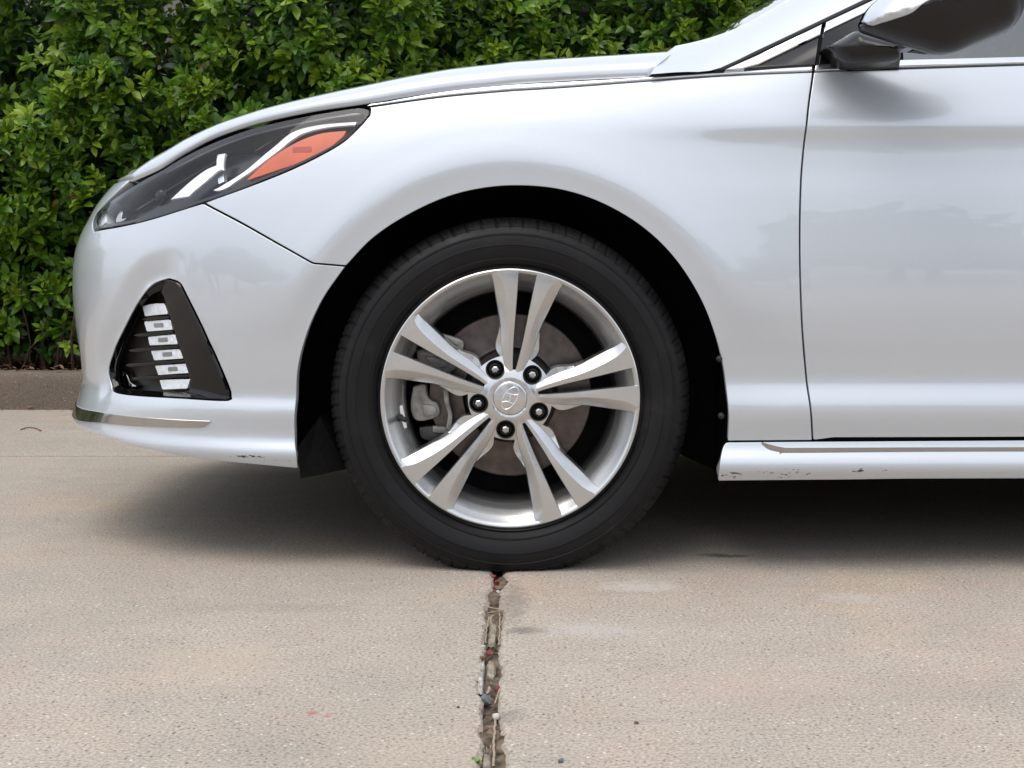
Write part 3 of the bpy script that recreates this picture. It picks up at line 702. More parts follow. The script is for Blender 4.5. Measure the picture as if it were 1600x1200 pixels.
# ------------------------------------------------------------------ hood
hood_edge_px = [(1012, 115), (930, 118.5), (850, 123), (770, 129.5), (700, 136.5), (630, 147), (562, 158.5), (500, 167.5), (437, 180), (390, 192), (336, 211), (292, 234), (256, 256.5), (230, 269), (208, 278.5)]
he = inv(hood_edge_px, .0)
front_q = np.linspace(he[-1, 0], -QN, 14)[1:]
front_z = qh[1] + .004 + .019 * np.linspace(0, 1, 14)[1:]
he = np.vstack([catmull(he, 6), np.stack([front_q, front_z], 1)])
E3 = surf(he[:, 0], he[:, 1], .001)[0]
SILH = np.array([(150, 320), (203, 271), (240, 243), (300, 211), (360, 186), (430, 164), (500, 148), (560, 134.5), (640, 118), (700, 107.5), (800, 96), (900, 87.5), (1000, 78.5), (1054, 72.5), (1150, 62)])
def build_hood():
    xe, ye, ze = E3[::-1, 0], E3[::-1, 1], E3[::-1, 2]       # from the nose to the cowl
    x0, x1 = xe[0] + .0005, xe[-1]
    xs = np.r_[x0 + (np.linspace(0, 1, 40) ** 2.4) * .12, np.linspace(x0 + .12, x1, 110)[1:]]
    o = np.argsort(xe); yw = YC - np.interp(xs, xe[o], ye[o]); zE = np.interp(xs, xe[o], ze[o])
    phi = np.r_[np.linspace(0, 1, 26) ** 1.6 * (math.pi / 2)]
    m1 = .80
    sec_y = np.cos(phi) ** .62; sec_z = np.sin(phi) ** m1
    hh = np.zeros(len(xs))
    for i in range(len(xs)):
        y = YC - yw[i] * sec_y
        px = CX + xs[i] * F / (D + y); tgt = np.interp(px, SILH[:, 0], SILH[:, 1])
        lo, hi = .004, .30
        for _ in range(30):
            h = (lo + hi) / 2
            py = HY - (zE[i] + h * sec_z - CH) * F / (D + y)
            if (tgt - py).max() > 0: hi = h
            else: lo = h
        hh[i] = h
    wgt = np.exp(-.5 * (np.arange(-8, 9) / 4.) ** 2); wgt /= wgt.sum()
    hs = np.convolve(np.pad(hh, 8, mode='edge'), wgt, 'valid')
    V = []; rows = []
    rear = .26 * (1 - sec_y ** 2.2)                               # the rear edge sweeps round towards the windscreen
    for i, x in enumerate(xs):
        k = sstep(x1 - .28, x1, x)
        r = []
        ys = np.r_[YC - yw[i] * sec_y, (YC + yw[i] * sec_y)[::-1][1:]]; zs = np.r_[zE[i] + hs[i] * sec_z, (zE[i] + hs[i] * sec_z)[::-1][1:]]
        rr = np.r_[rear, rear[::-1][1:]] * 0 + .105 * np.r_[sec_z, sec_z[::-1][1:]] * k
        for y, z, d in zip(ys, zs, rr): V.append((x + d, y, z))
    n = 2 * len(phi) - 1
    Fc = [(i * n + j, (i + 1) * n + j, (i + 1) * n + j + 1, i * n + j + 1) for i in range(len(xs) - 1) for j in range(n - 1)]
    b = len(V)                                                     # folded lower flange
    for i in range(len(xs)): V.append((V[i * n][0], V[i * n][1] + .004, V[i * n][2] - .007))
    for i in range(len(xs)): V.append((V[i * n + n - 1][0], V[i * n + n - 1][1] - .004, V[i * n + n - 1][2] - .007))
    for i in range(len(xs) - 1):
        Fc.append((b + i, b + i + 1, (i + 1) * n, i * n)); c = b + len(xs)
        Fc.append((i * n + n - 1, (i + 1) * n + n - 1, c + i + 1, c + i))
    c = len(V)
    last = (len(xs) - 1) * n
    for j in range(n): v = V[last + j]; V.append((v[0] - .004, v[1], v[2] - .012))
    for j in range(n - 1): Fc.append((last + j, c + j, c + j + 1, last + j + 1))
    mesh_obj('hood', V, Fc, 'paint', car, smooth=42)
    return [V[last + j] for j in range(n)]
cowl = build_hood()

# ------------------------------------------------------------------ greenhouse
def gy(z): return .052 + .43 * (z - .94)
def G(px, py, off=0.):
    y = .06
    for _ in range(12):
        z = CH - (py - HY) * (D + y) / F; y = gy(z) - off
    return P(px, py, y)
def gpanel(name, px, mat, parent, off=0., thick=.012, smooth=30, extra=None):
    """thin solid panel lying on the side glass plane"""
    pts = np.array([G(*p, off) for p in px]); 
    if extra is not None: pts = np.array(extra)
    n = np.array([0, -1, -.43 * -1]); n = np.array([0, -1., .43]); n /= np.linalg.norm(n)
    a = .5 * np.sum(pts[:, 0] * np.roll(pts[:, 2], -1) - np.roll(pts[:, 0], -1) * pts[:, 2])
    if a < 0: pts = pts[::-1]
    k = len(pts); bev = .0015
    cen = pts.mean(0)
    l2 = inset(pts[:, [0, 2]], bev); top = pts.copy(); top[:, 0] = l2[:, 0]; top[:, 2] = l2[:, 1]
    V = np.vstack([top, pts - n * bev, pts - n * thick])
    Fc = [tuple(range(k))] + [(r * k + i, (r + 1) * k + i, (r + 1) * k + (i + 1) % k, r * k + (i + 1) % k) for r in range(2) for i in range(k)]
    return mesh_obj(name, V, Fc, mat, parent, smooth=smooth)
PL = [(1016, 116), (1060, 112.5), (1116, 109), (1180, 80), (1260, 42), (1350, -1), (1500, -73), (1700, -160), (1950, -232)]
PU = [(1056, 71.5), (1085, 65.5), (1120, 55.5), (1160, 39.5), (1200, 17), (1240, -7), (1320, -56), (1480, -142), (1680, -216), (1930, -262)]
def pillar():
    lo = np.array([G(*p, .004) for p in catmull(PL, 8)]); lo = resample(lo, n=60)
    up = []
    for i, p in enumerate(catmull(PU, 8)):
        y = .15
        for _ in range(10):
            z = CH - (p[1] - HY) * (D + y) / F; y = gy(z) + .085
        up.append(P(p[0], p[1], y))
    up = resample(np.array(up), n=60)
    inn = up + np.array([.012, .035, -.004])
    V = []; m = 9
    for i in range(60):
        a, b, c = lo[i], up[i], inn[i]
        for t in np.linspace(0, 1, m - 2):
            bow = math.sin(t * math.pi) * .010
            V.append(a * (1 - t) + b * t + np.array([-.3, -.75, .4]) * bow)
        V.append(c); V.append(c + np.array([.02, .02, -.02]))
    Fc = [(i * m + j, (i + 1) * m + j, (i + 1) * m + j + 1, i * m + j + 1) for i in range(59) for j in range(m - 1)]
    o = mesh_obj('windscreen_pillar', V, Fc, 'paint', car, smooth=55); mirrored(o, car)
    # windscreen
    V = []
    for i in range(60):
        c = inn[i] + np.array([.012, .004, -.006])
        for t in np.linspace(0, 1, 15):
            y = c[1] * (1 - t) + (2 * YC - c[1]) * t; bow = math.sin(t * math.pi)
            V.append((c[0] - .16 * bow * (1 - .5 * i / 59), y, c[2] + .018 * bow))
    Fc = [(i * 15 + j, (i + 1) * 15 + j, (i + 1) * 15 + j + 1, i * 15 + j + 1) for i in range(59) for j in range(14)]
    mesh_obj('windscreen', V, Fc, 'glass', car, smooth=180)
    return lo, up, inn
plo, pup, pin = pillar()
# black cowl panel between hood and windscreen
V = [tuple(np.array(c) + np.array([.001, 0, -.014])) for c in cowl] + [(c[0] + .16, YC + (c[1] - YC) * .97, c[2] + .004) for c in cowl]; n = len(cowl)
mesh_obj('cowl_panel', V, [(j, n + j, n + j + 1, j + 1) for j in range(n - 1)], 'matt_black', car, smooth=60)
# roof and rear deck, out of frame
def roof():
    st = [(pin[-1][0], pin[-1][2], pin[-1][1] - .03), (1.75, 1.455, .255), (2.1, 1.445, .26), (2.45, 1.40, .27), (2.75, 1.30, .25), (3.1, 1.13, .20), (3.25, 1.06, .14), (3.5, 1.05, .13), (3.76, 1.0, .20), (3.80, .93, .22)]
    st = catmull(st, 6); V = []; m = 17
    for x, z, y in st:
        for t in np.linspace(0, 1, m): V.append((x - .03 * math.sin(t * math.pi), y + (2 * YC - 2 * y) * t, z + .035 * math.sin(t * math.pi) ** .6))
    mesh_obj('roof', V, [(i * m + j, (i + 1) * m + j, (i + 1) * m + j + 1, i * m + j + 1) for i in range(len(st) - 1) for j in range(m - 1)], 'paint', car, smooth=60)
    zz = 1.0
    rp = [(x, y) for x, z, y in st]
    top = [(x, gy(z) + .005, z - .01) for x, z, y in st[:34]]
    bot = [(x, gy(ZB + .03) + .005, ZB + .03) for x, z, y in st[:34]]
    V = top + bot; k = len(top)
    o = mesh_obj('rear_side_glass', V, [(i, i + 1, k + i + 1, k + i) for i in range(k - 1)], 'gloss_black', car, smooth=60); mirrored(o, car)
roof()
gpanel('window_backing', [(1122, 113), (1180, 84), (1290, 32), (1420, -25), (1440, 40), (1420, 112)], 'rubber_seal', car, off=-.010, thick=.01)  # added dark backing that closes the view through gaps around the sail
# seals, chrome edge, quarter glass, mirror base, door glass
gpanel('pillar_seal', [(1116, 109.5), (1180, 80.5), (1260, 42.5), (1350, -.5), (1500, -72.5), (1700, -159.5), (1950, -231.5), (1950, -222), (1700, -152), (1500, -67), (1350, 5.5), (1260, 48), (1180, 86), (1130, 109)], 'rubber_seal', car, off=.006, thick=.02)
gpanel('window_trim', [(1133, 108.5), (1182, 86), (1262, 48), (1284, 37), (1281, 54), (1186, 100), (1158, 107.5)], 'chrome', car, off=.007)
gpanel('window_trim', [(1290, 34), (1352, 5), (1500, -67), (1700, -152), (1950, -222), (1950, -204), (1700, -134), (1500, -50), (1395, 0), (1352, 20), (1287, 51)], 'chrome', car, off=.007)
gpanel('quarter_glass', [(1160, 107), (1187, 100.5), (1281, 55), (1274, 101.5)], 'gloss_black', car, off=.005)
gpanel('mirror_sail', [(1279, 101.5), (1286, 52), (1396, 0), (1500, -50), (1500, -20), (1416, 30), (1405, 106), (1330, 108), (1306, 101)], 'gloss_black', car, off=.006)
gl = [G(1410, 97), G(1410, 60), G(1500, -40), G(1700, -140), G(1950, -218), G(2300, -225), G(2300, 80)]
gpanel('door_glass', [(0, 0)], 'glass', car, extra=gl, thick=.004)
V, Fc = box_mesh(.55, 3.0, .16, 1.70, .55, .93)
mesh_obj('cabin', V, Fc, 'interior', car)
V, Fc = box_mesh(1.15, 1.45, .25, .75, .9, 1.35); V = [(x + (.12 if z > 1 else 0), y + (.06 if z > 1 and y < .5 else -.06 if z > 1 else 0), z) for x, y, z in V]
mesh_obj('seat', V, Fc, 'interior', car, smooth=30)
# chrome sill of the window on the door
beltf = loop([(1273, 101.5), (1300, 102.5), (1330, 108.5), (1400, 106.5)] , [(1400, 106.5), (1330, 109), (1272, 111.5)], [(1272, 111.5), (1273, 101.5)])
sheet('belt_trim', beltf, 'satin', car, spacing=.006, off=.002, gap=.001, rnd=.0015)
belt = loop([(1400, 106), (1399, 98), (1404, 94.5)], [(1404, 94.5), (1600, 89.5), (1900, 82), ('q', 1.62, ZB + .055)], [('q', 1.62, ZB + .055), ('q', 1.62, ZB + .038)], [('q', 1.62, ZB + .038), (1900, 91), (1600, 99.5), (1400, 106)])
sheet('belt_trim', belt, 'chrome', car, spacing=.006, off=.004, gap=.0005, rnd=.002)

# ------------------------------------------------------------------ door mirror
MO = catmull([(1340, 40), (1350, 51), (1400, 67), (1440, 78), (1464, 84.5), (1492, 83), (1530, 68), (1566, 53), (1581, 43), (1594, 24), (1599, 2), (1597, -24), (1572, -52), (1505, -72), (1446, -62), (1396, -22), (1355, 14), (1340, 40)], 6)[:-1]
def pillow(outline_px, yc, depth, expo=.5, lean=(0, 0)):
    l = np.array([P(p[0], p[1], yc)[[0, 2]] for p in outline_px])
    if area(l) < 0: l = l[::-1]
    seg_a = l; seg_b = np.roll(l, -1, 0)
    def dist(x, z):
        p = np.stack([x, z], 1)[:, None, :]; d = seg_b - seg_a
        t = (((p - seg_a) * d).sum(2) / (d ** 2).sum(1).clip(1e-12)).clip(0, 1)
        return np.sqrt(((p - seg_a - t[..., None] * d) ** 2).sum(2)).min(1)
    mx = dist(*[v.ravel() for v in np.meshgrid(np.linspace(*l[:, 0][[l[:, 0].argmin(), l[:, 0].argmax()]], 40), np.linspace(l[:, 1].min(), l[:, 1].max(), 40))])
    inside = pip(np.stack([v.ravel() for v in np.meshgrid(np.linspace(l[:, 0].min(), l[:, 0].max(), 40), np.linspace(l[:, 1].min(), l[:, 1].max(), 40))], 1), l)
    dm = mx[inside].max(); c = l.mean(0)
    def h(x, z): 
        r = (dist(x, z) / dm).clip(0, 1); r = np.where(pip(np.stack([x, z], 1), l), r, 0)
        return (1 - (1 - r) ** 2) ** expo
    def fn(x, z, o):
        x = np.asarray(x); z = np.asarray(z)
        y = yc - depth * h(x, z) + lean[0] * (x - c[0]) + lean[1] * (z - c[1]) - o
        e = .002
        gx = (h(x + e, z) - h(x - e, z)) / (2 * e) * -depth + lean[0]; gz = (h(x, z + e) - h(x, z - e)) / (2 * e) * -depth + lean[1]
        n = np.stack([gx, -np.ones_like(gx), gz], 1); n /= np.linalg.norm(n, axis=1, keepdims=True)
        return np.stack([x, y, z], 1), n
    return l, fn
def smooth_panel(name, outer, fn, mat, parent, spacing, depth=.01, rnd=.002, gap=.0):
    return sheet(name, outer, mat, parent, spacing=spacing, fn=fn, depth=depth, rnd=rnd, gap=gap)
mir = empty('door_mirror', (.83, -.13, 1.0), None, None, parent=car)
mir.matrix_parent_inverse = Matrix.Translation(-Vector(car['_base'])); mir['_base'] = (.83, -.13, 1.0)
ml, mfn = pillow(MO, -.15, .085, .55)
CAPLINE = [(1344, 35), (1347, 42), (1353, 45), (1361, 45), (1404, 33.5), (1421, 20), (1441, 10.5), (1477, 0), (1530, -12), (1598, -22)]
cap_px = list(catmull(CAPLINE, 6))
CAP_TOP = [(1597, -24), (1572, -52), (1505, -72), (1446, -62), (1396, -22), (1358, 12), (1344, 35)]
capl = np.array([P(p[0], p[1], -.15)[[0, 2]] for p in cap_px + list(catmull(CAP_TOP, 6))[1:-1]])
low_px = list(catmull([(1341, 41), (1350, 51), (1400, 67), (1440, 78), (1464, 84.5), (1492, 83), (1530, 68), (1566, 53), (1581, 43), (1594, 24), (1599, 2), (1598, -22)], 6)) + cap_px[::-1][1:]
lowl = np.array([P(p[0], p[1], -.15)[[0, 2]] for p in low_px])
smooth_panel('mirror_cap', capl, lambda x, z, o: mfn(x, z, o + .0015), 'paint', mir, .007, depth=.012)
smooth_panel('mirror_housing', lowl, mfn, 'mirror_black', mir, .006, depth=.012, rnd=.0015)
# back half of the shell, towards the door
p2, tri, idx = tri2d([resample(ml if area(ml) > 0 else ml[::-1], step=.008, closed=True)], .012)
P3, Nn = mfn(p2[:, 0], p2[:, 1], 0.)
P3[:, 1] = -.15 + (-.15 - P3[:, 1]) * .45
mesh_obj('mirror_back', P3, [t[::-1] for t in tri], 'mirror_black', mir, smooth=60)
ARM = catmull([(1296, 69), (1318, 58), (1340, 46), (1352, 52), (1400, 68), (1440, 79), (1463, 85), (1440, 79.5), (1418, 77), (1404, 84), (1400, 96), (1366, 98), (1333, 99), (1313, 89), (1296, 69)], 5)[:-1]
al, afn = pillow(ARM, -.035, .045, .6, lean=(-.4, 0))
smooth_panel('mirror_arm', al, afn, 'mirror_black', mir, .006, depth=.06)

# ------------------------------------------------------------------ headlight
hl = sheet('headlight', hl_loop, 'hl_floor', car, spacing=.012, off=-.042, gap=.003, rnd=.001, depth=.004)
def wall_strip(name, l, o0, o1, mat, parent, g0=0., g1=0., step=.008):
    if area(l) < 0: l = l[::-1]
    l = resample(l, step=step, closed=True); a = inset(l, g0); b = inset(l, g1); n = len(l)
    A = surf(a[:, 0], a[:, 1], o0)[0]; B = surf(b[:, 0], b[:, 1], o1)[0]
    return mesh_obj(name, np.vstack([A, B]), [(i, (i + 1) % n, n + (i + 1) % n, n + i) for i in range(n)], mat, parent, smooth=60)
wall_strip('bezel', hl_loop, -.003, -.045, 'gloss_black', hl, .002, .004)
wall_strip('lens_rim', hl_loop, .0002, -.003, 'gloss_black', hl, .0025, .010)
def slab_px(name, px_segs, off, thick, mat, parent, spacing=.005, rnd=.0012, nup=0.):
    return sheet(name, loop(*px_segs, off=off), mat, parent, spacing=spacing, off=off, gap=0., rnd=rnd, depth=thick, nup=nup)
slab_px('light_guide', [[(557, 190), (498, 195), (458, 206), (426, 231), (386, 264.5), (348, 289), (331, 298)], [(331, 298), (345, 297), (361, 290)], [(359, 290), (396, 264.5), (435, 235), (467, 211), (505, 199.8), (556, 194.5)], [(556, 196), (557, 190)]], -.010, .007, 'hl_chrome', hl, nup=.5)
slab_px('light_guide', [[(341, 241), (353, 239)], [(353, 239), (350, 252), (350, 265)], [(350, 265), (339, 268), (319, 285), (301, 300), (294, 307)], [(294, 307), (268, 311)], [(266, 312), (283, 296), (300, 281), (322, 265), (338, 258)], [(338, 258), (340, 240)]], -.012, .006, 'hl_chrome', hl, nup=.45)
slab_px('reflector_bar', [[(339, 270), (350, 268)], [(350, 268), (350, 284)], [(350, 284), (341, 288)], [(341, 288), (339, 270)]], -.024, .014, 'satin', hl)
slab_px('reflector_bar', [[(153, 328), (163, 322), (166, 338), (161, 351), (152, 352), (153, 328)]], -.012, .02, 'hl_chrome', hl, rnd=.001)
slab_px('reflector_bar', [[(181, 343), (187, 330)], [(187, 330), (191, 330), (190, 341), (199, 340)], [(199, 340), (190, 346), (181, 348)], [(181, 348), (181, 343)]], -.018, .012, 'chrome_dark', hl, rnd=.0008)
am = slab_px('side_marker', [[(384, 282.5), (416, 253), (460, 224), (499, 209), (541, 204)], [(541, 204), (532, 217), (494, 244.5), (432, 266.5), (384, 282.5)]], -.008, .02, 'amber', hl)
slab_px('marker_print', [[(457, 229.5), (487, 229)], [(487, 229), (487, 237.5)], [(487, 237.5), (457, 238)], [(457, 238), (457, 229.5)]], -.0072, .002, 'amber_dark', am, rnd=.0004)
slab_px('lens_rib', [[(566, 171.5), (500, 181.5), (437, 194.5), (390, 207), (336, 227.5), (292, 249.5), (256, 271)], [(256, 271), (292, 252), (336, 231), (390, 211.5), (437, 200), (500, 187.5), (566, 178)], [(566, 178), (566, 171.5)]], -.006, .004, 'rib', hl, spacing=.005, rnd=.0006, nup=.35)
# inner shelf that steps down towards the projector
slab_px('bezel_step', [[(204, 300), (256, 274), (336, 232), (420, 205), (500, 189)], [(500, 189), (455, 200), (420, 222), (400, 236)], [(400, 236), (360, 236), (330, 256), (270, 292), (215, 327), (190, 330)], [(190, 330), (204, 300)]], -.030, .014, 'gloss_black', hl, spacing=.008, rnd=.003)
def projector(px, py, off, r):
    q, z = inv([(px, py)], off)[0]; c, n = surf(np.array([q]), np.array([z]), off); c = c[0]; ax = np.array([-.75, -.62, .22]); ax /= np.linalg.norm(ax)
    u = np.cross(ax, [0, 0, 1]); u /= np.linalg.norm(u); v = np.cross(ax, u); S = 28
    prof = [(r * 1.18, -.03), (r * 1.18, -.002), (r * 1.02, 0), (r, 0), (r * .9, r * .25), (r * .65, r * .45), (r * .3, r * .56), (.0005, r * .58)]
    V = [c + ax * h + (u * math.cos(2 * math.pi * k / S) + v * math.sin(2 * math.pi * k / S)) * rr for rr, h in prof for k in range(S)]
    mesh_obj('projector_lens', V, [(a * S + k, a * S + (k + 1) % S, (a + 1) * S + (k + 1) % S, (a + 1) * S + k) for a in range(len(prof) - 1) for k in range(S)], 'piano', hl, smooth=35)
projector(250, 305, -.034, .017)
sheet('lens', hl_loop, 'lens', hl, spacing=.010, off=.0008, gap=.0012, rnd=.002, depth=.004)
hl2 = mirrored(hl, car)

# ------------------------------------------------------------------ fog lamp pocket
fog = empty('fog_lamp', (-.6, .1, .42), None, None, parent=car); fog.matrix_parent_inverse = Matrix.Translation(-Vector(car['_base'])); fog['_base'] = (-.6, .1, .42)
def ring(keyloops, offs, mat, name, parent, n=4, smooth=25):
    L = []
    for kl, of in zip(keyloops, offs):
        c = catmull(inv(kl + kl[:1], of), n)[:-1]; L.append(surf(c[:, 0], c[:, 1], of)[0])
    k = len(L[0]); V = np.vstack(L)
    Fc = [(r * k + i, r * k + (i + 1) % k, (r + 1) * k + (i + 1) % k, (r + 1) * k + i) for r in range(len(L) - 1) for i in range(k)]
    Fc = [f[::-1] for f in Fc]
    return mesh_obj(name, V, Fc, mat, parent, smooth=smooth)
def lerp_loop(a, b, t): return [(p[0] * (1 - t) + q[0] * t, p[1] * (1 - t) + q[1] * t) for p, q in zip(a, b)]
ring([FOG_OUT, lerp_loop(FOG_OUT, FOG_IN, .03), lerp_loop(FOG_OUT, FOG_IN, .10), lerp_loop(FOG_OUT, FOG_IN, .22), lerp_loop(FOG_OUT, FOG_IN, .95), FOG_IN, FOG_IN], [-.012, -.001, .0012, -.002, -.011, -.013, -.05], 'piano', 'fog_surround', fog)
sheet('fog_back', loop(FOG_IN + FOG_IN[:1], off=-.04), 'fog_back', fog, spacing=.012, off=-.042, gap=-.004, rnd=.001)
LEDS = [[(221.5, 478), (233, 475), (256, 474), (262, 491), (226, 494.5)], [(224.5, 502), (265, 499), (269, 515.5), (229, 518.5)], [(230.5, 526), (272.5, 522), (277, 538), (233.5, 540)],
        [(235, 547.5), (280, 545), (285.5, 560.5), (240.5, 563.5)], [(241.5, 571), (290.5, 568), (296, 583), (247, 586.5)], [(248.5, 593.5), (297, 592), (292, 607.5), (253, 609)]]
for i, L in enumerate(LEDS):
    segs = [[L[k], L[(k + 1) % len(L)]] for k in range(len(L))]
    ld = slab_px('led_segment', segs, -.014, .024, 'led', fog, spacing=.006, rnd=.0012, nup=.35)
    if 0 < i < 5:
        c = np.mean(L, 0)
        slab_px('led_chip', [[(c[0] - 7, c[1] - 3.5), (c[0] + 8, c[1] - 4.5)], [(c[0] + 8, c[1] - 4.5), (c[0] + 9, c[1] + 2.5)], [(c[0] + 9, c[1] + 2.5), (c[0] - 6, c[1] + 3.5)], [(c[0] - 6, c[1] + 3.5), (c[0] - 7, c[1] - 3.5)]], -.0135, .002, 'led_chip', ld, rnd=.0003)
LOUV = [((221, 499), (264, 495.5)), ((208, 524), (270, 519)), ((200, 548), (279, 541.5)), ((195, 571), (288, 564)), ((204, 592), (297, 587))]
for (a, b) in LOUV:
    slab_px('louvre', [[a, (a[0] + 12, a[1] - 3.2), (b[0], b[1] - 1.5)], [(b[0], b[1] - 1.5), (b[0], b[1] + 2)], [(b[0], b[1] + 2), (a[0] + 14, a[1] + 1.8), a]], -.012, .028, 'gloss_black', fog, rnd=.0006)
slab_px('corner_glint', [[(188, 579), (196, 583), (203, 596), (214, 604), (196, 605), (188, 596), (186, 585), (188, 579)]], -.024, .014, 'chrome_dark', fog, rnd=.002)

# ------------------------------------------------------------------ wheel arch liner, underbody
al2 = [inv([p])[0] for p in ARCH_A[:-1] + ARCH_B]; al2 = resample(catmull(al2, 6), n=90)
A3 = surf(al2[:, 0], al2[:, 1], -.010)[0]
A3 = np.vstack([A3, [A3[-1] + np.array([-.004 * k, .004, -.02 * k]) for k in (1, 2, 3, 4)]])
def liner(parent, dx=0.):
    V = []; m = 6
    for i, p in enumerate(A3):
        d = np.array([p[0], 0, p[2] - ARZ]); r = np.linalg.norm(d); d /= r
        for (dr, yy) in ((.004, 0), (.016, .006), (.020, .03), (.030, .12), (.030, .26), (-.10, .33)):
            V.append((p[0] + d[0] * dr + dx, p[1] + yy, p[2] + d[2] * dr))
    Fc = [(i * m + j, (i + 1) * m + j, (i + 1) * m + j + 1, i * m + j + 1) for i in range(len(A3) - 1) for j in range(m - 1)]
    b = len(V); V.append((dx, .33, .36))
    for i in range(len(A3) - 1): Fc.append((i * m + 5, (i + 1) * m + 5, b))
    return mesh_obj('wheel_arch_liner', V, Fc, 'liner', parent, smooth=60)
lin = liner(car); liner(car, 2.805)
# rubber flap at the foot of the liner, ahead of the tyre
fl = [P(464, 700, .03), P(470, 748, .03), P(500, 742, .05), P(541, 733, .08), P(541, 690, .12), P(500, 650, .08)]
fb = [p + np.array([.01, .22, 0]) for p in fl]; k = len(fl)
mesh_obj('liner_flap', fl + fb, [tuple(range(k))] + [(i, (i + 1) % k, k + (i + 1) % k, k + i) for i in range(k)], 'liner', car)
for (px, py) in ((1124, 561), (1127, 650)):
    c = P(px, py, .004); S = 14; prof = [(.006, .006), (.006, .002), (.0045, -.0005), (.0005, -.002)]
    V = [(c[0] + r * math.cos(2 * math.pi * k / S), c[1] + y, c[2] + r * math.sin(2 * math.pi * k / S)) for r, y in prof for k in range(S)]
    mesh_obj('fastener', V, [(a * S + k, a * S + (k + 1) % S, (a + 1) * S + (k + 1) % S, (a + 1) * S + k) for a in range(3) for k in range(S)], 'matt_black', car, smooth=50)
V, Fc = box_mesh(.42, 2.38, .05, 2 * YC - .05, .185, .40); mesh_obj('floor_pan', V, Fc, 'liner', car)
V, Fc = box_mesh(-.80, .44, .36, 2 * YC - .36, .20, .62); mesh_obj('engine_undertray', V, Fc, 'liner', car)
V, Fc = box_mesh(-.74, -.44, .34, 2 * YC - .34, .245, .36); mesh_obj('bumper_undertray', V, Fc, 'liner', car)
V, Fc = box_mesh(2.36, 3.6, .36, 2 * YC - .36, .22, .8); mesh_obj('rear_floor', V, Fc, 'liner', car)

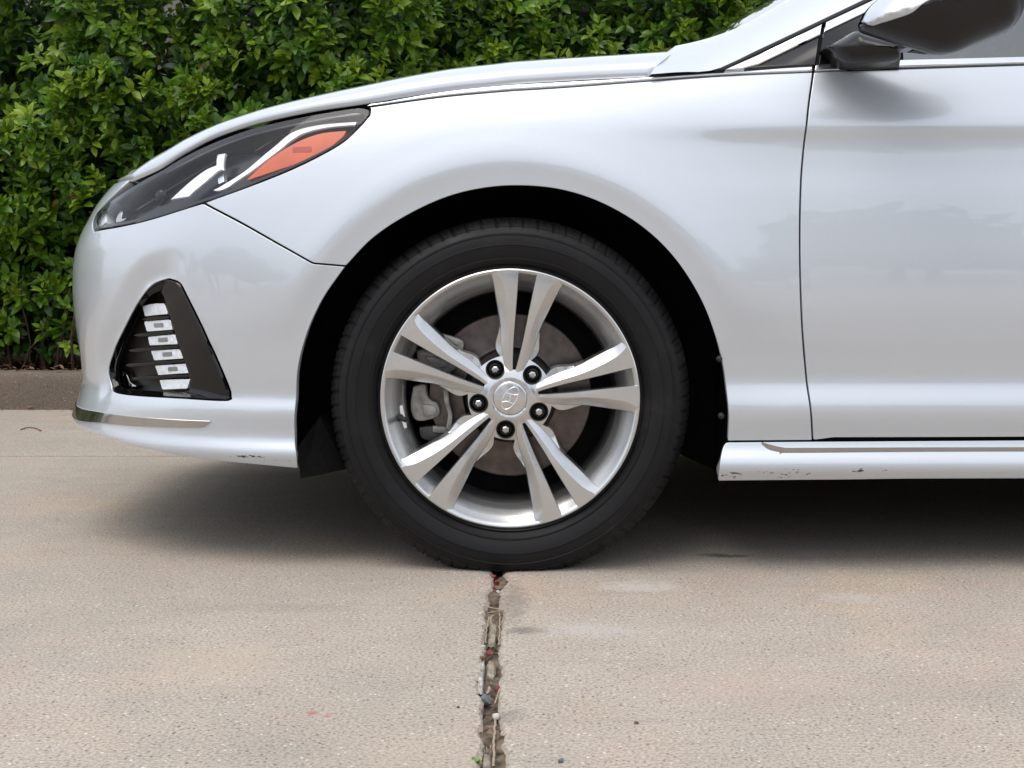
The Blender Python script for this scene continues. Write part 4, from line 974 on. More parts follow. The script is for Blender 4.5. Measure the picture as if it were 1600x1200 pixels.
# ------------------------------------------------------------------ wheel
WC = np.array([-.0035, 0, .322])
U = 1 / 840.
def lathe(profile, segs, center=WC, a0=0.):
    th = np.linspace(0, 2 * math.pi, segs, endpoint=False) + a0
    V = np.vstack([np.stack([center[0] + r * np.cos(th), np.full(segs, center[1] + y), center[2] + r * np.sin(th)], 1) for r, y in profile])
    Fc = [(a * segs + k, (a + 1) * segs + k, (a + 1) * segs + (k + 1) % segs, a * segs + (k + 1) % segs) for a in range(len(profile) - 1) for k in range(segs)]
    return V, Fc
AX0 = math.radians(82.0)
def make_wheel():
    wh = empty('wheel', tuple(WC), None, None, parent=car); wh.matrix_parent_inverse = Matrix.Translation(-Vector(car['_base'])); wh['_base'] = tuple(WC)
    # tyre
    prof = [(.228, .035), (.238, .024), (.2445, .0185), (.2475, .017), (.2500, .0195), (.2520, .0165), (.2600, .0098), (.2605, .0086), (.2625, .0086), (.2635, .0098), (.2760, .0052), (.2860, .0040), (.2865, .0030), (.2880, .0030), (.2890, .0042), (.2985, .0050),
            (.3055, .0072), (.3065, .0060), (.3085, .0064), (.3095, .0088), (.3160, .0125), (.3215, .0170), (.3225, .0165), (.3275, .0215), (.3320, .0275), (.3360, .0350), (.3390, .0440), (.3405, .0540), (.3412, .0660), (.3415, .0680), (.3340, .0700), (.3340, .0790), (.3418, .0810), (.3420, .1060), (.3340, .1085), (.3340, .1180), (.3420, .1205)]
    full = prof + [(r, .245 - y) for r, y in reversed(prof)]
    nb = 78; per = 10; segs = nb * per
    V, Fc = lathe(full, segs)
    V = V.reshape(len(full), segs, 3)
    rr = np.random.default_rng(4)
    pitch = np.cumsum(rr.uniform(.85, 1.15, nb)); pitch = np.r_[0, pitch] / pitch[-1] * 2 * math.pi
    loc = np.array([0, .40, .52, .56, .62, .72, .82, .88, .90, .985])
    th = np.concatenate([pitch[i] + (pitch[i + 1] - pitch[i]) * (np.arange(per) / per) for i in range(nb)])
    for a, (r, y) in enumerate(full):
        yy = min(y, .245 - y); rad = np.full(segs, r); tt = th.copy()
        if r > .3205:
            slant = (yy - .02) * .5; dep = .0030 if yy < .050 else .0045
            for i in range(nb):
                for k in range(per):
                    f = (k / per)
                    if k in (0, 1): rad[i * per + k] -= dep * min(1, (r - .318) / .008)
                    if k == 6 and yy > .024: rad[i * per + k] -= .0016
            tt = th + slant
        V[a, :, 0] = WC[0] + rad * np.cos(tt); V[a, :, 2] = WC[2] + rad * np.sin(tt)
    V = V.reshape(-1, 3)
    low = V[:, 2] < 0.0; sq = np.clip(-V[:, 2], 0, .03)
    zb = V[:, 2].copy(); bulge = np.exp(-((V[:, 0] - WC[0]) / .14) ** 2) * sstep(.14, .02, zb) * .010
    V[:, 1] -= bulge * np.where(V[:, 1] < .1225, 1, -1)
    V[:, 2] = np.where(low, .0004 + .02 * np.clip(-zb - .012, -.012, 0) * 0, V[:, 2])
    mesh_obj('tyre', V, [f[::-1] for f in Fc], 'tyre', wh, smooth=32)
    # rim: lip and barrel, then spokes and hub, joined as one casting
    RV, RF = [], []
    def add(V, Fc):
        b = len(RV); RV.extend([tuple(v) for v in V]); RF.extend([tuple(i + b for i in f) for f in Fc])
    bar = [(.2425, .030), (.2438, .020), (.2436, .0145), (.2425, .0118), (.2405, .0106), (.2380, .0108), (.2355, .0126), (.2330, .0160), (.2240, .0260), (.2130, .0380), (.2050, .0500), (.2010, .0620), (.1995, .0800), (.1985, .2000)]
    V, Fc = lathe(bar, 200); add(V, Fc)
    rs = np.array([34, 40, 46, 54, 62, 72, 84, 98, 112, 126, 140, 154, 168, 178, 186, 192, 198, 201.8])
    tin = np.interp(rs, [34, 45, 55, 90, 140, 200], [.4, 1.4, 3.0, 6.6, 9.6, 13.6])
    tout = np.interp(rs, [34, 45, 60, 84, 107, 116, 141, 165, 181, 190, 198], [12, 14, 20, 26.5, 30.5, 32, 39.5, 46.5, 51, 54, 58])
    tsh = np.maximum(tout + .8, np.interp(rs, [34, 57, 66, 74, 84, 96, 110], [10, 16, 31, 35.2, 35.4, 33.2, 31.3]))
    ys = np.interp(rs, [34, 50, 80, 110, 150, 180, 190, 198], [.0215, .0215, .0175, .0132, .0104, .0102, .0102, .0105])
    fall = np.interp(rs, [34, 60, 84, 110, 150, 178, 190, 202], [.002, .006, .011, .0135, .0145, .0125, .008, .0015])
    ridge = np.interp(rs, [34, 60, 84, 110, 150, 180, 198], [.45, .42, .40, .42, .50, .62, .75])
    step = np.interp(rs, [34, 46, 84, 104, 116], [.004, .006, .008, .004, .001])
    def cross(i):
        w = tout[i] - tin[i]
        return [(tin[i] + .6, .055), (tin[i], ys[i] / 1 + .0045), (tin[i] + .35, ys[i] + .0012), (tin[i] + 1.2, ys[i]), (tin[i] + w * ridge[i] - .8, ys[i] - .0006), (tin[i] + w * ridge[i] + .8, ys[i] - .0002),
                (tout[i] - .8, ys[i] + fall[i] - .0006), (tout[i], ys[i] + fall[i] + .0008), (tout[i] + .3, ys[i] + fall[i] + step[i]), (tsh[i] - .6, ys[i] + fall[i] + step[i] + .0006), (tsh[i], ys[i] + fall[i] + step[i] + .0025), (tsh[i] + 1.6, .062)]
    m = 12
    # refine the stations along the spoke
    for k in range(5):
        a = AX0 + k * 2 * math.pi / 5; er = np.array([math.cos(a), 0, math.sin(a)]); et = np.array([-math.sin(a), 0, math.cos(a)])
        for sg in (1, -1):
            sec = np.array([cross(i) for i in range(len(rs))])                       # station, point, (t, y)
            fine = np.linspace(0, len(rs) - 1, 60)
            secf = np.stack([np.stack([np.interp(fine, np.arange(len(rs)), sec[:, j, c]) for c in range(2)], 1) for j in range(m)], 1)
            kk = np.array([.25, .5, .25])
            for _ in range(3): secf[1:-1] = .25 * secf[:-2] + .5 * secf[1:-1] + .25 * secf[2:]
            rf = np.interp(fine, np.arange(len(rs)), rs)
            V = []
            for i in range(60):
                k2 = sstep(120, 195, rf[i])
                for j in range(m):
                    t_ = secf[i, j, 0]; an = t_ / rf[i]                      # near the lip the stations follow the circle
                    x_ = rf[i] * (1 - k2) + rf[i] * math.cos(an) * k2; w_ = t_ * (1 - k2) + rf[i] * math.sin(an) * k2
                    V.append(WC + er * x_ * U + et * sg * w_ * U + np.array([0, secf[i, j, 1], 0]))
            Fc = [(i * m + j, i * m + j + 1, (i + 1) * m + j + 1, (i + 1) * m + j) for i in range(59) for j in range(m - 1)]
            if sg > 0: Fc = [f[::-1] for f in Fc]
            add(V, [f[::-1] for f in Fc])
    # hub face with five lug holes
    th = np.linspace(0, 2 * math.pi, 240, endpoint=False)
    lug = [AX0 + math.pi / 5 + k * 2 * math.pi / 5 for k in range(5)]
    dd = np.min([np.abs((th - l + math.pi) % (2 * math.pi) - math.pi) for l in lug], 0)
    rad = np.where(dd < math.radians(19), 67.0, 67 - 22 * sstep(math.radians(19), math.radians(27), dd)) * U
    outer = np.stack([rad * np.cos(th), rad * np.sin(th)], 1)
    holes = [np.stack([50.5 * U * math.cos(l) + 15.2 * U * np.cos(-th[::8]), 50.5 * U * math.sin(l) + 15.2 * U * np.sin(-th[::8])], 1) for l in lug]
    cap_h = np.stack([26.4 * U * np.cos(-th[::4]), 26.4 * U * np.sin(-th[::4])], 1)
    p2, tri, idx = tri2d([outer] + [h[::-1] for h in holes] + [cap_h[::-1]], .004)
    def hy(p):
        r = np.hypot(p[:, 0], p[:, 1]) / U
        an = np.arctan2(p[:, 1], p[:, 0]); d = np.min([np.abs((an - l + math.pi) % (2 * math.pi) - math.pi) for l in lug], 0)
        return np.interp(r, [26, 28, 33, 42, 52, 67], [.0185, .0165, .0165, .0205, .0275, .0335])
    H = np.stack([p2[:, 0], hy(p2), p2[:, 1]], 1) + WC
    add(H, [t for t in tri])
    for ii, dep in zip(idx, [.05] + [.055] * 5 + [.0245]):
        l = H[ii]; b = l.copy(); b[:, 1] = WC[1] + dep; n = len(ii)
        fs = [(i, (i + 1) % n, n + (i + 1) % n, n + i) for i in range(n)]
        add(np.vstack([l, b]), fs)
    rim = mesh_obj('rim', RV, RF, 'rim', wh, smooth=34)
    wn = rim.modifiers.new('weighted', 'WEIGHTED_NORMAL'); wn.keep_sharp = True; wn.weight = 80
    # lug wells and nuts
    for l in lug:
        c = WC + np.array([50.5 * U * math.cos(l), 0, 50.5 * U * math.sin(l)])
        V, Fc = lathe([(15.3 * U, 0), (14.6 * U, 0), (13.6 * U, .0008), (12.4 * U, .008), (10.6 * U, .0185), (.001, .0195)], 36, c)
        for k in range(36 * 4):
            dp = V[k] - WC; V[k, 1] = WC[1] + (V[k, 1] - c[1]) + float(hy(np.array([[dp[0], dp[2]]]))[0]) - .0007
        for k in range(36 * 4, len(V)): V[k, 1] += .0255
        mesh_obj('lug_well', V, [f[::-1] for f in Fc], 'lug_black', wh, smooth=40)
        V, Fc = lathe([(9.6 * U, .045), (9.6 * U, .0365), (8.0 * U, .0335), (7.6 * U, .0335)], 24, c); V2, F2 = lathe([(6.6 * U, .0335), (6.5 * U, .0275), (5.6 * U, .0245), (3.6 * U, .0232), (.4 * U, .0228)], 6, c, a0=l)
        nut = mesh_obj('lug_nut', np.vstack([V2]), [f[::-1] for f in F2], 'nut', wh, smooth=20)
        mesh_obj('lug_collar', V, [f[::-1] for f in Fc], 'steel_dark', wh, smooth=40)
    # centre cap with its emblem
    V, Fc = lathe([(26.0 * U, .024), (26.0 * U, .0162), (25.2 * U, .0152), (23.5 * U, .0148), (12 * U, .0138), (.3 * U, .0134)], 72)
    cap = mesh_obj('hub_cap', V, [f[::-1] for f in Fc], 'cap', wh, smooth=40)
    def tube(path, rad, closed=False, S=8):
        path = np.array(path); n = len(path); V = []
        for i in range(n):
            a = path[(i - 1) % n] if closed or i > 0 else path[i]; b = path[(i + 1) % n] if closed or i < n - 1 else path[i]
            t = b - a; t /= np.linalg.norm(t); u = np.cross(t, [0, 1, 0]); u /= np.linalg.norm(u); v = np.cross(t, u)
            for s in range(S): V.append(path[i] + (u * math.cos(2 * math.pi * s / S) + v * math.sin(2 * math.pi * s / S) * .7) * (rad[i] if np.ndim(rad) else rad))
        Fc = [(i * S + s, i * S + (s + 1) % S, ((i + 1) % n) * S + (s + 1) % S, ((i + 1) % n) * S + s) for i in range(n if closed else n - 1) for s in range(S)]
        return V, Fc
    rot = math.radians(58)
    def E(x, z): return WC + np.array([(x * math.cos(rot) - z * math.sin(rot)) * U, .0136, (x * math.sin(rot) + z * math.cos(rot)) * U])
    EV, EF = [], []
    def addE(v):
        b = len(EV); EV.extend(v[0]); EF.extend([tuple(i + b for i in f) for f in v[1]])
    addE(tube([E(19.5 * math.cos(t), 10.2 * math.sin(t)) for t in np.linspace(0, 2 * math.pi, 60, endpoint=False)], .0011, True))
    for sg in (1, -1):
        addE(tube([E(sg * p[0], sg * p[1]) for p in catmull([(4, 9.6), (5.6, 5), (6.5, 0), (9, -4.5), (12, -7.6)], 6)], np.interp(np.linspace(0, 1, 25), [0, .5, 1], [.0008, .0015, .0009])))
    addE(tube([E(*p) for p in catmull([(-6.5, -1.6), (-2, -1.0), (2, 1.0), (6.5, 1.6)], 5)], .0012))
    mesh_obj('emblem', EV, EF, 'chrome', cap, smooth=60)
    # valve stem on the barrel slope
    c = P(626, 653, .034); ax = np.array([.55, -.8, -.1]); ax /= np.linalg.norm(ax); u = np.cross(ax, [0, 0, 1]); u /= np.linalg.norm(u); v = np.cross(ax, u); S = 16
    pr = [(.0075, -.012), (.007, .000), (.005, .004), (.0045, .010), (.005, .0105), (.005, .019), (.004, .021), (.0003, .0215)]
    V = [c + ax * h + (u * math.cos(2 * math.pi * k / S) + v * math.sin(2 * math.pi * k / S)) * r for r, h in pr for k in range(S)]
    mesh_obj('valve_stem', V, [(a * S + k, a * S + (k + 1) % S, (a + 1) * S + (k + 1) % S, (a + 1) * S + k) for a in range(len(pr) - 1) for k in range(S)], 'matt_black', wh, smooth=40)
    # balance weight patch beside the valve
    bw = [P(616, 636, .040), P(629, 633, .045), P(636, 668, .046), P(622, 673, .040)]; b2 = [p + np.array([-.004, .006, 0]) for p in bw]
    mesh_obj('balance_weight', bw + b2, [(3, 2, 1, 0), (0, 1, 5, 4), (1, 2, 6, 5), (2, 3, 7, 6), (3, 0, 4, 7)], 'satin', wh)
    return wh
wheel = make_wheel()
def copy_tree(o, parent, dx):
    c = o.copy(); COL.objects.link(c); c.parent = parent; c.matrix_parent_inverse = o.matrix_parent_inverse.copy()
    if dx: c.location = Vector(c.location) + Vector((dx, 0, 0))
    for ch in o.children: copy_tree(ch, c, 0)
    return c
copy_tree(wheel, car, 2.808)
# far front wheel: same wheel turned round
fw = copy_tree(wheel, car, 0); fw.location = (2 * 0 + WC[0], 2 * YC, WC[2]); fw.rotation_euler = (0, 0, math.pi)

# brake disc and caliper
V, Fc = lathe([(.156, .108), (.157, .1065), (.157, .0995), (.155, .098), (.098, .098), (.092, .097), (.086, .090), (.082, .075), (.080, .070), (.02, .068)], 120)
bd = mesh_obj('brake_disc', V, [f[::-1] for f in Fc], 'disc', car, smooth=30)
V, Fc = lathe([(.0865, .0895), (.0825, .0745), (.0805, .0692), (.03, .0672)], 72)
mesh_obj('disc_hat', V, [f[::-1] for f in Fc], 'steel_dark', bd, smooth=30)
V, Fc = lathe([(.199, .150), (.150, .128), (.02, .128)], 64); mesh_obj('dust_shield', V, [f[::-1] for f in Fc], 'liner', car, smooth=30)
cal = empty('brake_caliper', (-.15, .08, .33), None, None, parent=car); cal.matrix_parent_inverse = Matrix.Translation(-Vector(car['_base'])); cal['_base'] = (-.15, .08, .33)
def chunk(name, px, y, thick, mat, bev=.004):
    l = np.array([P(p[0], p[1], y)[[0, 2]] for p in catmull(list(px) + [px[0]], 3)[:-1]])
    if area(l) < 0: l = l[::-1]
    k = len(l); a = inset(l, bev); a2 = inset(l, bev * .3)
    V = [(p[0], y, p[1]) for p in a] + [(p[0], y + bev * .4, p[1]) for p in a2] + [(p[0], y + bev * 1.3, p[1]) for p in l] + [(p[0], y + thick, p[1]) for p in l]
    Fc = [tuple(range(k))] + [(r * k + i, (r + 1) * k + i, (r + 1) * k + (i + 1) % k, r * k + (i + 1) % k) for r in range(3) for i in range(k)]
    return mesh_obj(name, V, Fc, mat, cal, smooth=35)
chunk('caliper_body', [(645, 604), (664, 600), (668, 618), (676, 626), (684, 630), (687, 648), (668, 657), (648, 656), (641, 634)], .074, .05, 'caliper', .005)
chunk('caliper_body', [(650, 548), (664, 545), (700, 552), (716, 570), (700, 584), (672, 580), (654, 568)], .076, .05, 'caliper', .005)
chunk('caliper_boss', [(660, 632), (678, 634), (682, 646), (664, 650)], .069, .01, 'caliper', .002)
chunk('caliper_boss', [(664, 556), (694, 560), (700, 572), (676, 574)], .071, .01, 'caliper', .003)
chunk('caliper_bracket', [(692, 606), (700, 608), (702, 628), (707, 650), (704, 671), (697, 668), (700, 648), (694, 628)], .066, .03, 'caliper', .002)
chunk('caliper_bracket', [(690, 522), (706, 526), (724, 534), (722, 548), (715, 548), (713, 540), (698, 534)], .066, .03, 'caliper', .002)
chunk('brake_pad', [(655, 668), (672, 666), (700, 670), (702, 690), (676, 690), (658, 684)], .085, .03, 'steel_dark', .003)
chunk('caliper_bracket', [(676, 666), (700, 668), (701, 676), (678, 676)], .080, .02, 'caliper', .002)
chunk('brake_pad', [(684, 590), (696, 594), (698, 604), (686, 602)], .080, .03, 'steel_dark', .002)

# ------------------------------------------------------------------ hedges
def leaf_template(big=True):
    # folded, slightly arched leaf along +Y, face up +Z
    if big:
        ts = [0, .18, .45, .75, 1.0]; ws = [.05, .72, 1.0, .66, .02]
    else:
        ts = [0, .4, 1.0]; ws = [.1, 1.0, .05]
    V = []; 
    for t, w_ in zip(ts, ws):
        z = -.16 * (t - .35) ** 2 * 2
        V += [(-.5 * w_, t, z + .10 * w_), (0, t, z), (.5 * w_, t, z + .10 * w_)]
    V = np.array(V, float)
    Fc = []
    for i in range(len(ts) - 1):
        a = i * 3; Fc += [(a, a + 1, a + 4, a + 3), (a + 1, a + 2, a + 5, a + 4)]
    return V, Fc
LT, LF = leaf_template(True); LTs, LFs = leaf_template(False)
LW = .50
def frames(dirs, ups):
    d = dirs / np.linalg.norm(dirs, axis=1, keepdims=True)
    s = np.cross(d, ups); s /= np.linalg.norm(s, axis=1, keepdims=True).clip(1e-6); u = np.cross(s, d)
    return s, d, u
def hedge(name, label, x0, x1, yfront, z0, z1, dens, seed, pick_box, npick, end_face, ext=None):
    r = np.random.default_rng(seed)
    hd = empty(name, ((x0 + x1) / 2, yfront + .3, .12), label, 'hedge', 'clipped hedges behind the kerb'); hd['_base'] = tuple(hd.location)
    xb0 = x0
    gxs = np.linspace(x0 - .5, x1 + .5, 60); gzs = np.linspace(0, 3, 40)
    bumps = []
    for (s, a) in ((.45, .075), (.2, .065), (.11, .03)):
        nx, nz = int((x1 - x0 + 1) / s) + 3, int(3 / s) + 3
        bumps.append((s, a, r.normal(0, 1, (nx, nz))))
    def relief(x, z):
        v = 0; x = np.maximum(x, xb0 - .45)
        for s, a, tb in bumps:
            fx = (x - xb0 + .5) / s; fz = z / s; i = fx.astype(int).clip(0, tb.shape[0] - 2); j = fz.astype(int).clip(0, tb.shape[1] - 2); u = sstep(0, 1, fx - i); w_ = sstep(0, 1, fz - j)
            v = v + a * (tb[i, j] * (1 - u) * (1 - w_) + tb[i + 1, j] * u * (1 - w_) + tb[i, j + 1] * (1 - u) * w_ + tb[i + 1, j + 1] * u * w_)
        return v
    pos, dr, up, ln, tint, lay = [], [], [], [], [], []
    def shoots(n, depth_mu, depth_sd, per, size, tmul, layer):
        x = r.uniform(x0, x1, n); z = z0 + (z1 - z0) * r.uniform(0, 1, n)
        low = (z < z0 + .35) & (r.uniform(0, 1, n) > .25 + .75 * (z - z0) / .35)
        x, z = x[~low], z[~low]; n = len(x)
        rel = relief(x, z)
        y = yfront + .06 - rel + np.abs(r.normal(depth_mu, depth_sd, n)) + .10 * sstep(.55, .2, z)
        if end_face:       # rounded end of the hedge
            e = sstep(.22, 0, (x1 - x) if end_face > 0 else (x - x0)); y = y + e ** 2 * .30
        gone = (r.uniform(0, 1, n) < sstep(.03, -.12, rel) * .95) & (layer == 0)
        x, y, z = x[~gone], y[~gone], z[~gone]; n = len(x)
        ax = np.stack([r.normal(0, .40, n) + (.5 * end_face * sstep(.25, 0, (x1 - x) if end_face > 0 else (x - x0)) if end_face else 0), -1 + r.normal(0, .3, n), .55 + r.normal(0, .40, n)], 1); ax /= np.linalg.norm(ax, axis=1, keepdims=True)
        base_t = np.clip(r.normal(.50, .19, n), .03, .80) * tmul  # tmul darkens deeper layers, painting the hedge's inner shade into leaf colour
        a0 = r.uniform(0, 6.28, n); sc = r.uniform(.8, 1.15, n)
        u = np.cross(ax, [0, 0, 1.]); u /= np.linalg.norm(u, axis=1, keepdims=True); v = np.cross(u, ax)
        for k in range(per):
            t = k / max(1, per - 1); ang = a0 + k * 2.2 + r.normal(0, .35, n); open_ = np.radians(30 + 52 * t + r.normal(0, 12, n))
            rad = u * np.cos(ang)[:, None] + v * np.sin(ang)[:, None]
            d = ax * np.cos(open_)[:, None] + rad * np.sin(open_)[:, None]
            d[:, 2] -= .06 + .15 * t
            p = np.stack([x, y, z], 1) - ax * (t * .052 * sc)[:, None] + d * .004
            pos.append(p); dr.append(d); up.append(ax * 1.0 + r.normal(0, .18, (n, 3)) + np.array([0, 0, .25]))
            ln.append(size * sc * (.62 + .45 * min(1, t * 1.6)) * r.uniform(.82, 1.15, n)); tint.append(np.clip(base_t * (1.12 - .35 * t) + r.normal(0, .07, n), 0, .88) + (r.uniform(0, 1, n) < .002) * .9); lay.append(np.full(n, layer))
    A = (x1 - x0) * (z1 - z0)
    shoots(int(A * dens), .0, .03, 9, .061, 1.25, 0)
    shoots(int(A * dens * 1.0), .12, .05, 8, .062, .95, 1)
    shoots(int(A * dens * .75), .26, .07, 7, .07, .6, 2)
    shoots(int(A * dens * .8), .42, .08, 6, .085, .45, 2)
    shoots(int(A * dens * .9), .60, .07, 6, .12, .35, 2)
    if ext:            # the same hedge running on out of the picture
        xa, x0_, x1_ = x1, x0, x1
        A2 = 8.0 * (z1 - z0); x0, x1 = ext, x0_
        shoots(int(A2 * 60), .0, .08, 8, .11, 1.0, 2); shoots(int(A2 * 45), .25, .10, 7, .13, .6, 2)
        x0, x1 = x0_, x1_
    pos, dr, up = np.vstack(pos), np.vstack(dr), np.vstack(up); ln, tint, lay = np.concatenate(ln), np.concatenate(tint), np.concatenate(lay)
    s, d, u = frames(dr, up)
    wd = LW * r.uniform(.85, 1.15, len(ln))
    # the leaves that show largest become leaves of their own
    vw = pos - np.array([0, -D, CH]); vl = np.linalg.norm(vw, axis=1); facing = np.abs((u * vw).sum(1)) / vl
    px = proj(pos)
    inb = (lay == 0) & (px[:, 0] > pick_box[0]) & (px[:, 0] < pick_box[1]) & (px[:, 1] > pick_box[2]) & (px[:, 1] < pick_box[3]) & (px[:, 1] < np.interp(px[:, 0], [0, 112, 145, 203, 300, 430, 560, 700, 900, 1054, 1215], [600, 440, 320, 265, 205, 160, 130, 104, 84, 68, 4]))
    score = np.where(inb, facing * ln * ln / vl ** 2 * np.exp(-(pos[:, 1] - yfront) * 9), 0); pick = np.argsort(-score)[:npick]
    rest = np.ones(len(ln), bool); rest[pick] = False
    lm = bpy.data.meshes.new('leaf'); lm.from_pydata([(x * LW, y, z * LW * 1.3) for x, y, z in LT], [], LF); lm.polygons.foreach_set('use_smooth', [True] * len(LF)); lm.materials.append(M['leaf']); lm.update()
    b = Vector(hd['_base'])
    for i in pick:
        o = bpy.data.objects.new('leaf', lm); COL.objects.link(o); o.parent = hd
        mt = Matrix(((s[i][0], d[i][0], u[i][0], pos[i][0] - b.x), (s[i][1], d[i][1], u[i][1], pos[i][1] - b.y), (s[i][2], d[i][2], u[i][2], pos[i][2] - b.z), (0, 0, 0, 1)))
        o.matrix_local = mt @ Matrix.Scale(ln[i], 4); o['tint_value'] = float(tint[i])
    def bulk(sel, T, Fq, nm):
        ii = np.where(sel)[0]; n = len(ii); nv = len(T)
        loc = np.stack([T[None, :, 0] * wd[ii, None] * ln[ii, None], T[None, :, 1] * ln[ii, None], T[None, :, 2] * (wd[ii] * ln[ii])[:, None] * 1.3], 2)
        W = pos[ii][:, None, :] + loc[..., 0:1] * s[ii][:, None, :] + loc[..., 1:2] * d[ii][:, None, :] + loc[..., 2:3] * u[ii][:, None, :]
        me = bpy.data.meshes.new(nm); nf = len(Fq)
        me.vertices.add(n * nv); me.vertices.foreach_set('co', W.reshape(-1).astype(np.float32))
        fa = (np.array(Fq)[None] + (np.arange(n) * nv)[:, None, None]).reshape(-1)
        me.loops.add(len(fa)); me.loops.foreach_set('vertex_index', fa.astype(np.int32))
        me.polygons.add(n * nf); me.polygons.foreach_set('loop_start', np.arange(0, n * nf * 4, 4, dtype=np.int32)); me.polygons.foreach_set('loop_total', np.full(n * nf, 4, np.int32))
        me.update(calc_edges=True); me.validate()
        me.polygons.foreach_set('use_smooth', [True] * len(me.polygons))
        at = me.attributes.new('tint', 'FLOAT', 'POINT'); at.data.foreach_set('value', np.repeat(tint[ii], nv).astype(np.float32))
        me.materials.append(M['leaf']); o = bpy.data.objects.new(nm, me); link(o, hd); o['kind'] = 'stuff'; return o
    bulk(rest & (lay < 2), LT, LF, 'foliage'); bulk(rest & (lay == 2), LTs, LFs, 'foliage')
    # stems
    V, Fc = [], []
    for k in range(int((x1 - x0) * 34)):
        x = r.uniform(x0, x1); y = yfront + r.uniform(.16, .60); h = r.uniform(.25, .6); rad = r.uniform(.003, .010); S = 5; n = 7
        lx, ly = r.normal(0, .13), r.normal(-.05, .10); b0 = len(V)
        for i in range(n):
            t = i / (n - 1); c = (x + lx * t + r.normal(0, .008), y + ly * t + r.normal(0, .008), .11 + h * t); rr_ = rad * (1 - .6 * t)
            for q in range(S): V.append((c[0] + rr_ * math.cos(q * 1.2566), c[1] + rr_ * math.sin(q * 1.2566), c[2]))
        for i in range(n - 1):
            for q in range(S): Fc.append((b0 + i * S + q, b0 + i * S + (q + 1) % S, b0 + (i + 1) * S + (q + 1) % S, b0 + (i + 1) * S + q))
    st = mesh_obj('stems', V, Fc, 'bark', hd, smooth=180); st['kind'] = 'stuff'
    return hd
hedge('hedge', 'nearer glossy green clipped hedge behind the bumper, left of the dark gap', -3.6, -.34, 3.42, .22, 2.2, 300, 31, (0, 690, 0, 540), 300, 1, ext=-11.5)
hedge('hedge', 'green clipped hedge set farther back, above the hood and right of the dark gap', -.42, 3.2, 3.80, .25, 2.3, 270, 47, (690, 1215, 0, 110), 200, -1)

# ------------------------------------------------------------------ small things in and beside the joint
def gpt(px, py, z=0.):
    y = F * (CH - z) / (py - HY) - D; return P(px, py, y)
def rock(name, px, py, z, size, mat, label, cat, seed, flat=.7, group=None):
    r = np.random.default_rng(seed); bm = bmesh.new(); bmesh.ops.create_icosphere(bm, subdivisions=2, radius=1.0)
    d1, d2, d3 = r.normal(0, 1, (3, 3))
    for v in bm.verts:
        c = np.array(v.co); k = 1 + .16 * math.sin(3 * c @ d1) + .12 * math.sin(5 * c @ d2) + .07 * math.sin(9 * c @ d3); v.co = Vector(c * k)
        for pl in (d1, d2, d3):
            n = pl / np.linalg.norm(pl); h = float(np.array(v.co) @ n)
            if h > .68: v.co -= Vector(n * (h - .68))
    me = bpy.data.meshes.new(name); bm.to_mesh(me); bm.free(); me.materials.append(M[mat]); me.polygons.foreach_set('use_smooth', [True] * len(me.polygons)); me.set_sharp_from_angle(angle=math.radians(35))
    o = bpy.data.objects.new(name, me); p = gpt(px, py, z); sx, sy, sz = size * r.uniform(.85, 1.2), size * r.uniform(.8, 1.1), size * flat
    o.location = (p[0], p[1], z + sz * .55); o.scale = (sx, sy, sz); o.rotation_euler = (r.uniform(-.3, .3), r.uniform(-.3, .3), r.uniform(0, 6))
    COL.objects.link(o); tag(o, label, cat, group); return o
rock('stone', 757, 1099, -.010, .0105, 'stone_grey', 'blue-grey stone wedged across the joint, the largest one there', 'stone', 1)
rock('stone', 776, 1122, -.006, .0055, 'stone_pale', 'small white stone chip on the right edge of the joint below the grey stone', 'stone', 2)
rock('stone', 876, 1191, 0, .0042, 'stone_grey', 'lone dark pebble on the concrete right of the joint at the bottom', 'pebble', 3)
rock('stone', 754, 1013, -.006, .0050, 'stone_pale', 'pale chip on the left edge of the joint beside the red berry', 'stone', 4)
rock('stone', 753, 1030, -.006, .0045, 'stone_brown', 'dark brown crumb on the left edge of the joint near the red berry', 'stone', 5)
rock('stone', 778, 928, -.012, .0060, 'stone_pale', 'pale stone deep in the joint just before the tyre', 'stone', 6)
rock('stone', 773, 945, -.012, .0050, 'stone_brown', 'brown stone in the joint where a straw crosses it', 'stone', 7)
rock('stone', 758, 1145, -.012, .0065, 'stone_brown', 'brown stone low in the joint below the grey stone', 'stone', 8)
rock('stone', 768, 1152, -.012, .0052, 'joint', 'ochre crumb in the joint below the grey stone', 'stone', 18)
rock('stone', 716, 1106, 0, .0022, 'stone_brown', 'tiny dark crumb on the slab left of the grey stone', 'pebble', 9)
rock('stone', 995, 1131, 0, .0028, 'stone_brown', 'tiny dark crumb alone on the right-hand slab', 'pebble', 10)
rock('stone', 963, 1044, 0, .0030, 'stone_pale', 'tiny white chip on the right-hand slab', 'pebble', 12)
k = 0
for (px, py, sz, lab) in ((771, 904, .0058, 'red berry tucked into the joint right at the tyre'), (776, 911, .0045, 'small red berry behind the tyre, second from it in the joint'), (772, 920, .004, 'dull red berry in the joint a little below the tyre'), (766, 1024, .0066, 'red berry lying alone halfway along the joint'), (777, 1080, .0055, 'wrinkled red berry at the right edge of the joint above the grey stone')):
    rock('berry', px, py, -.010, sz, 'berry', lab, 'berry', 60 + k, .85, 'red berries in the joint'); k += 1
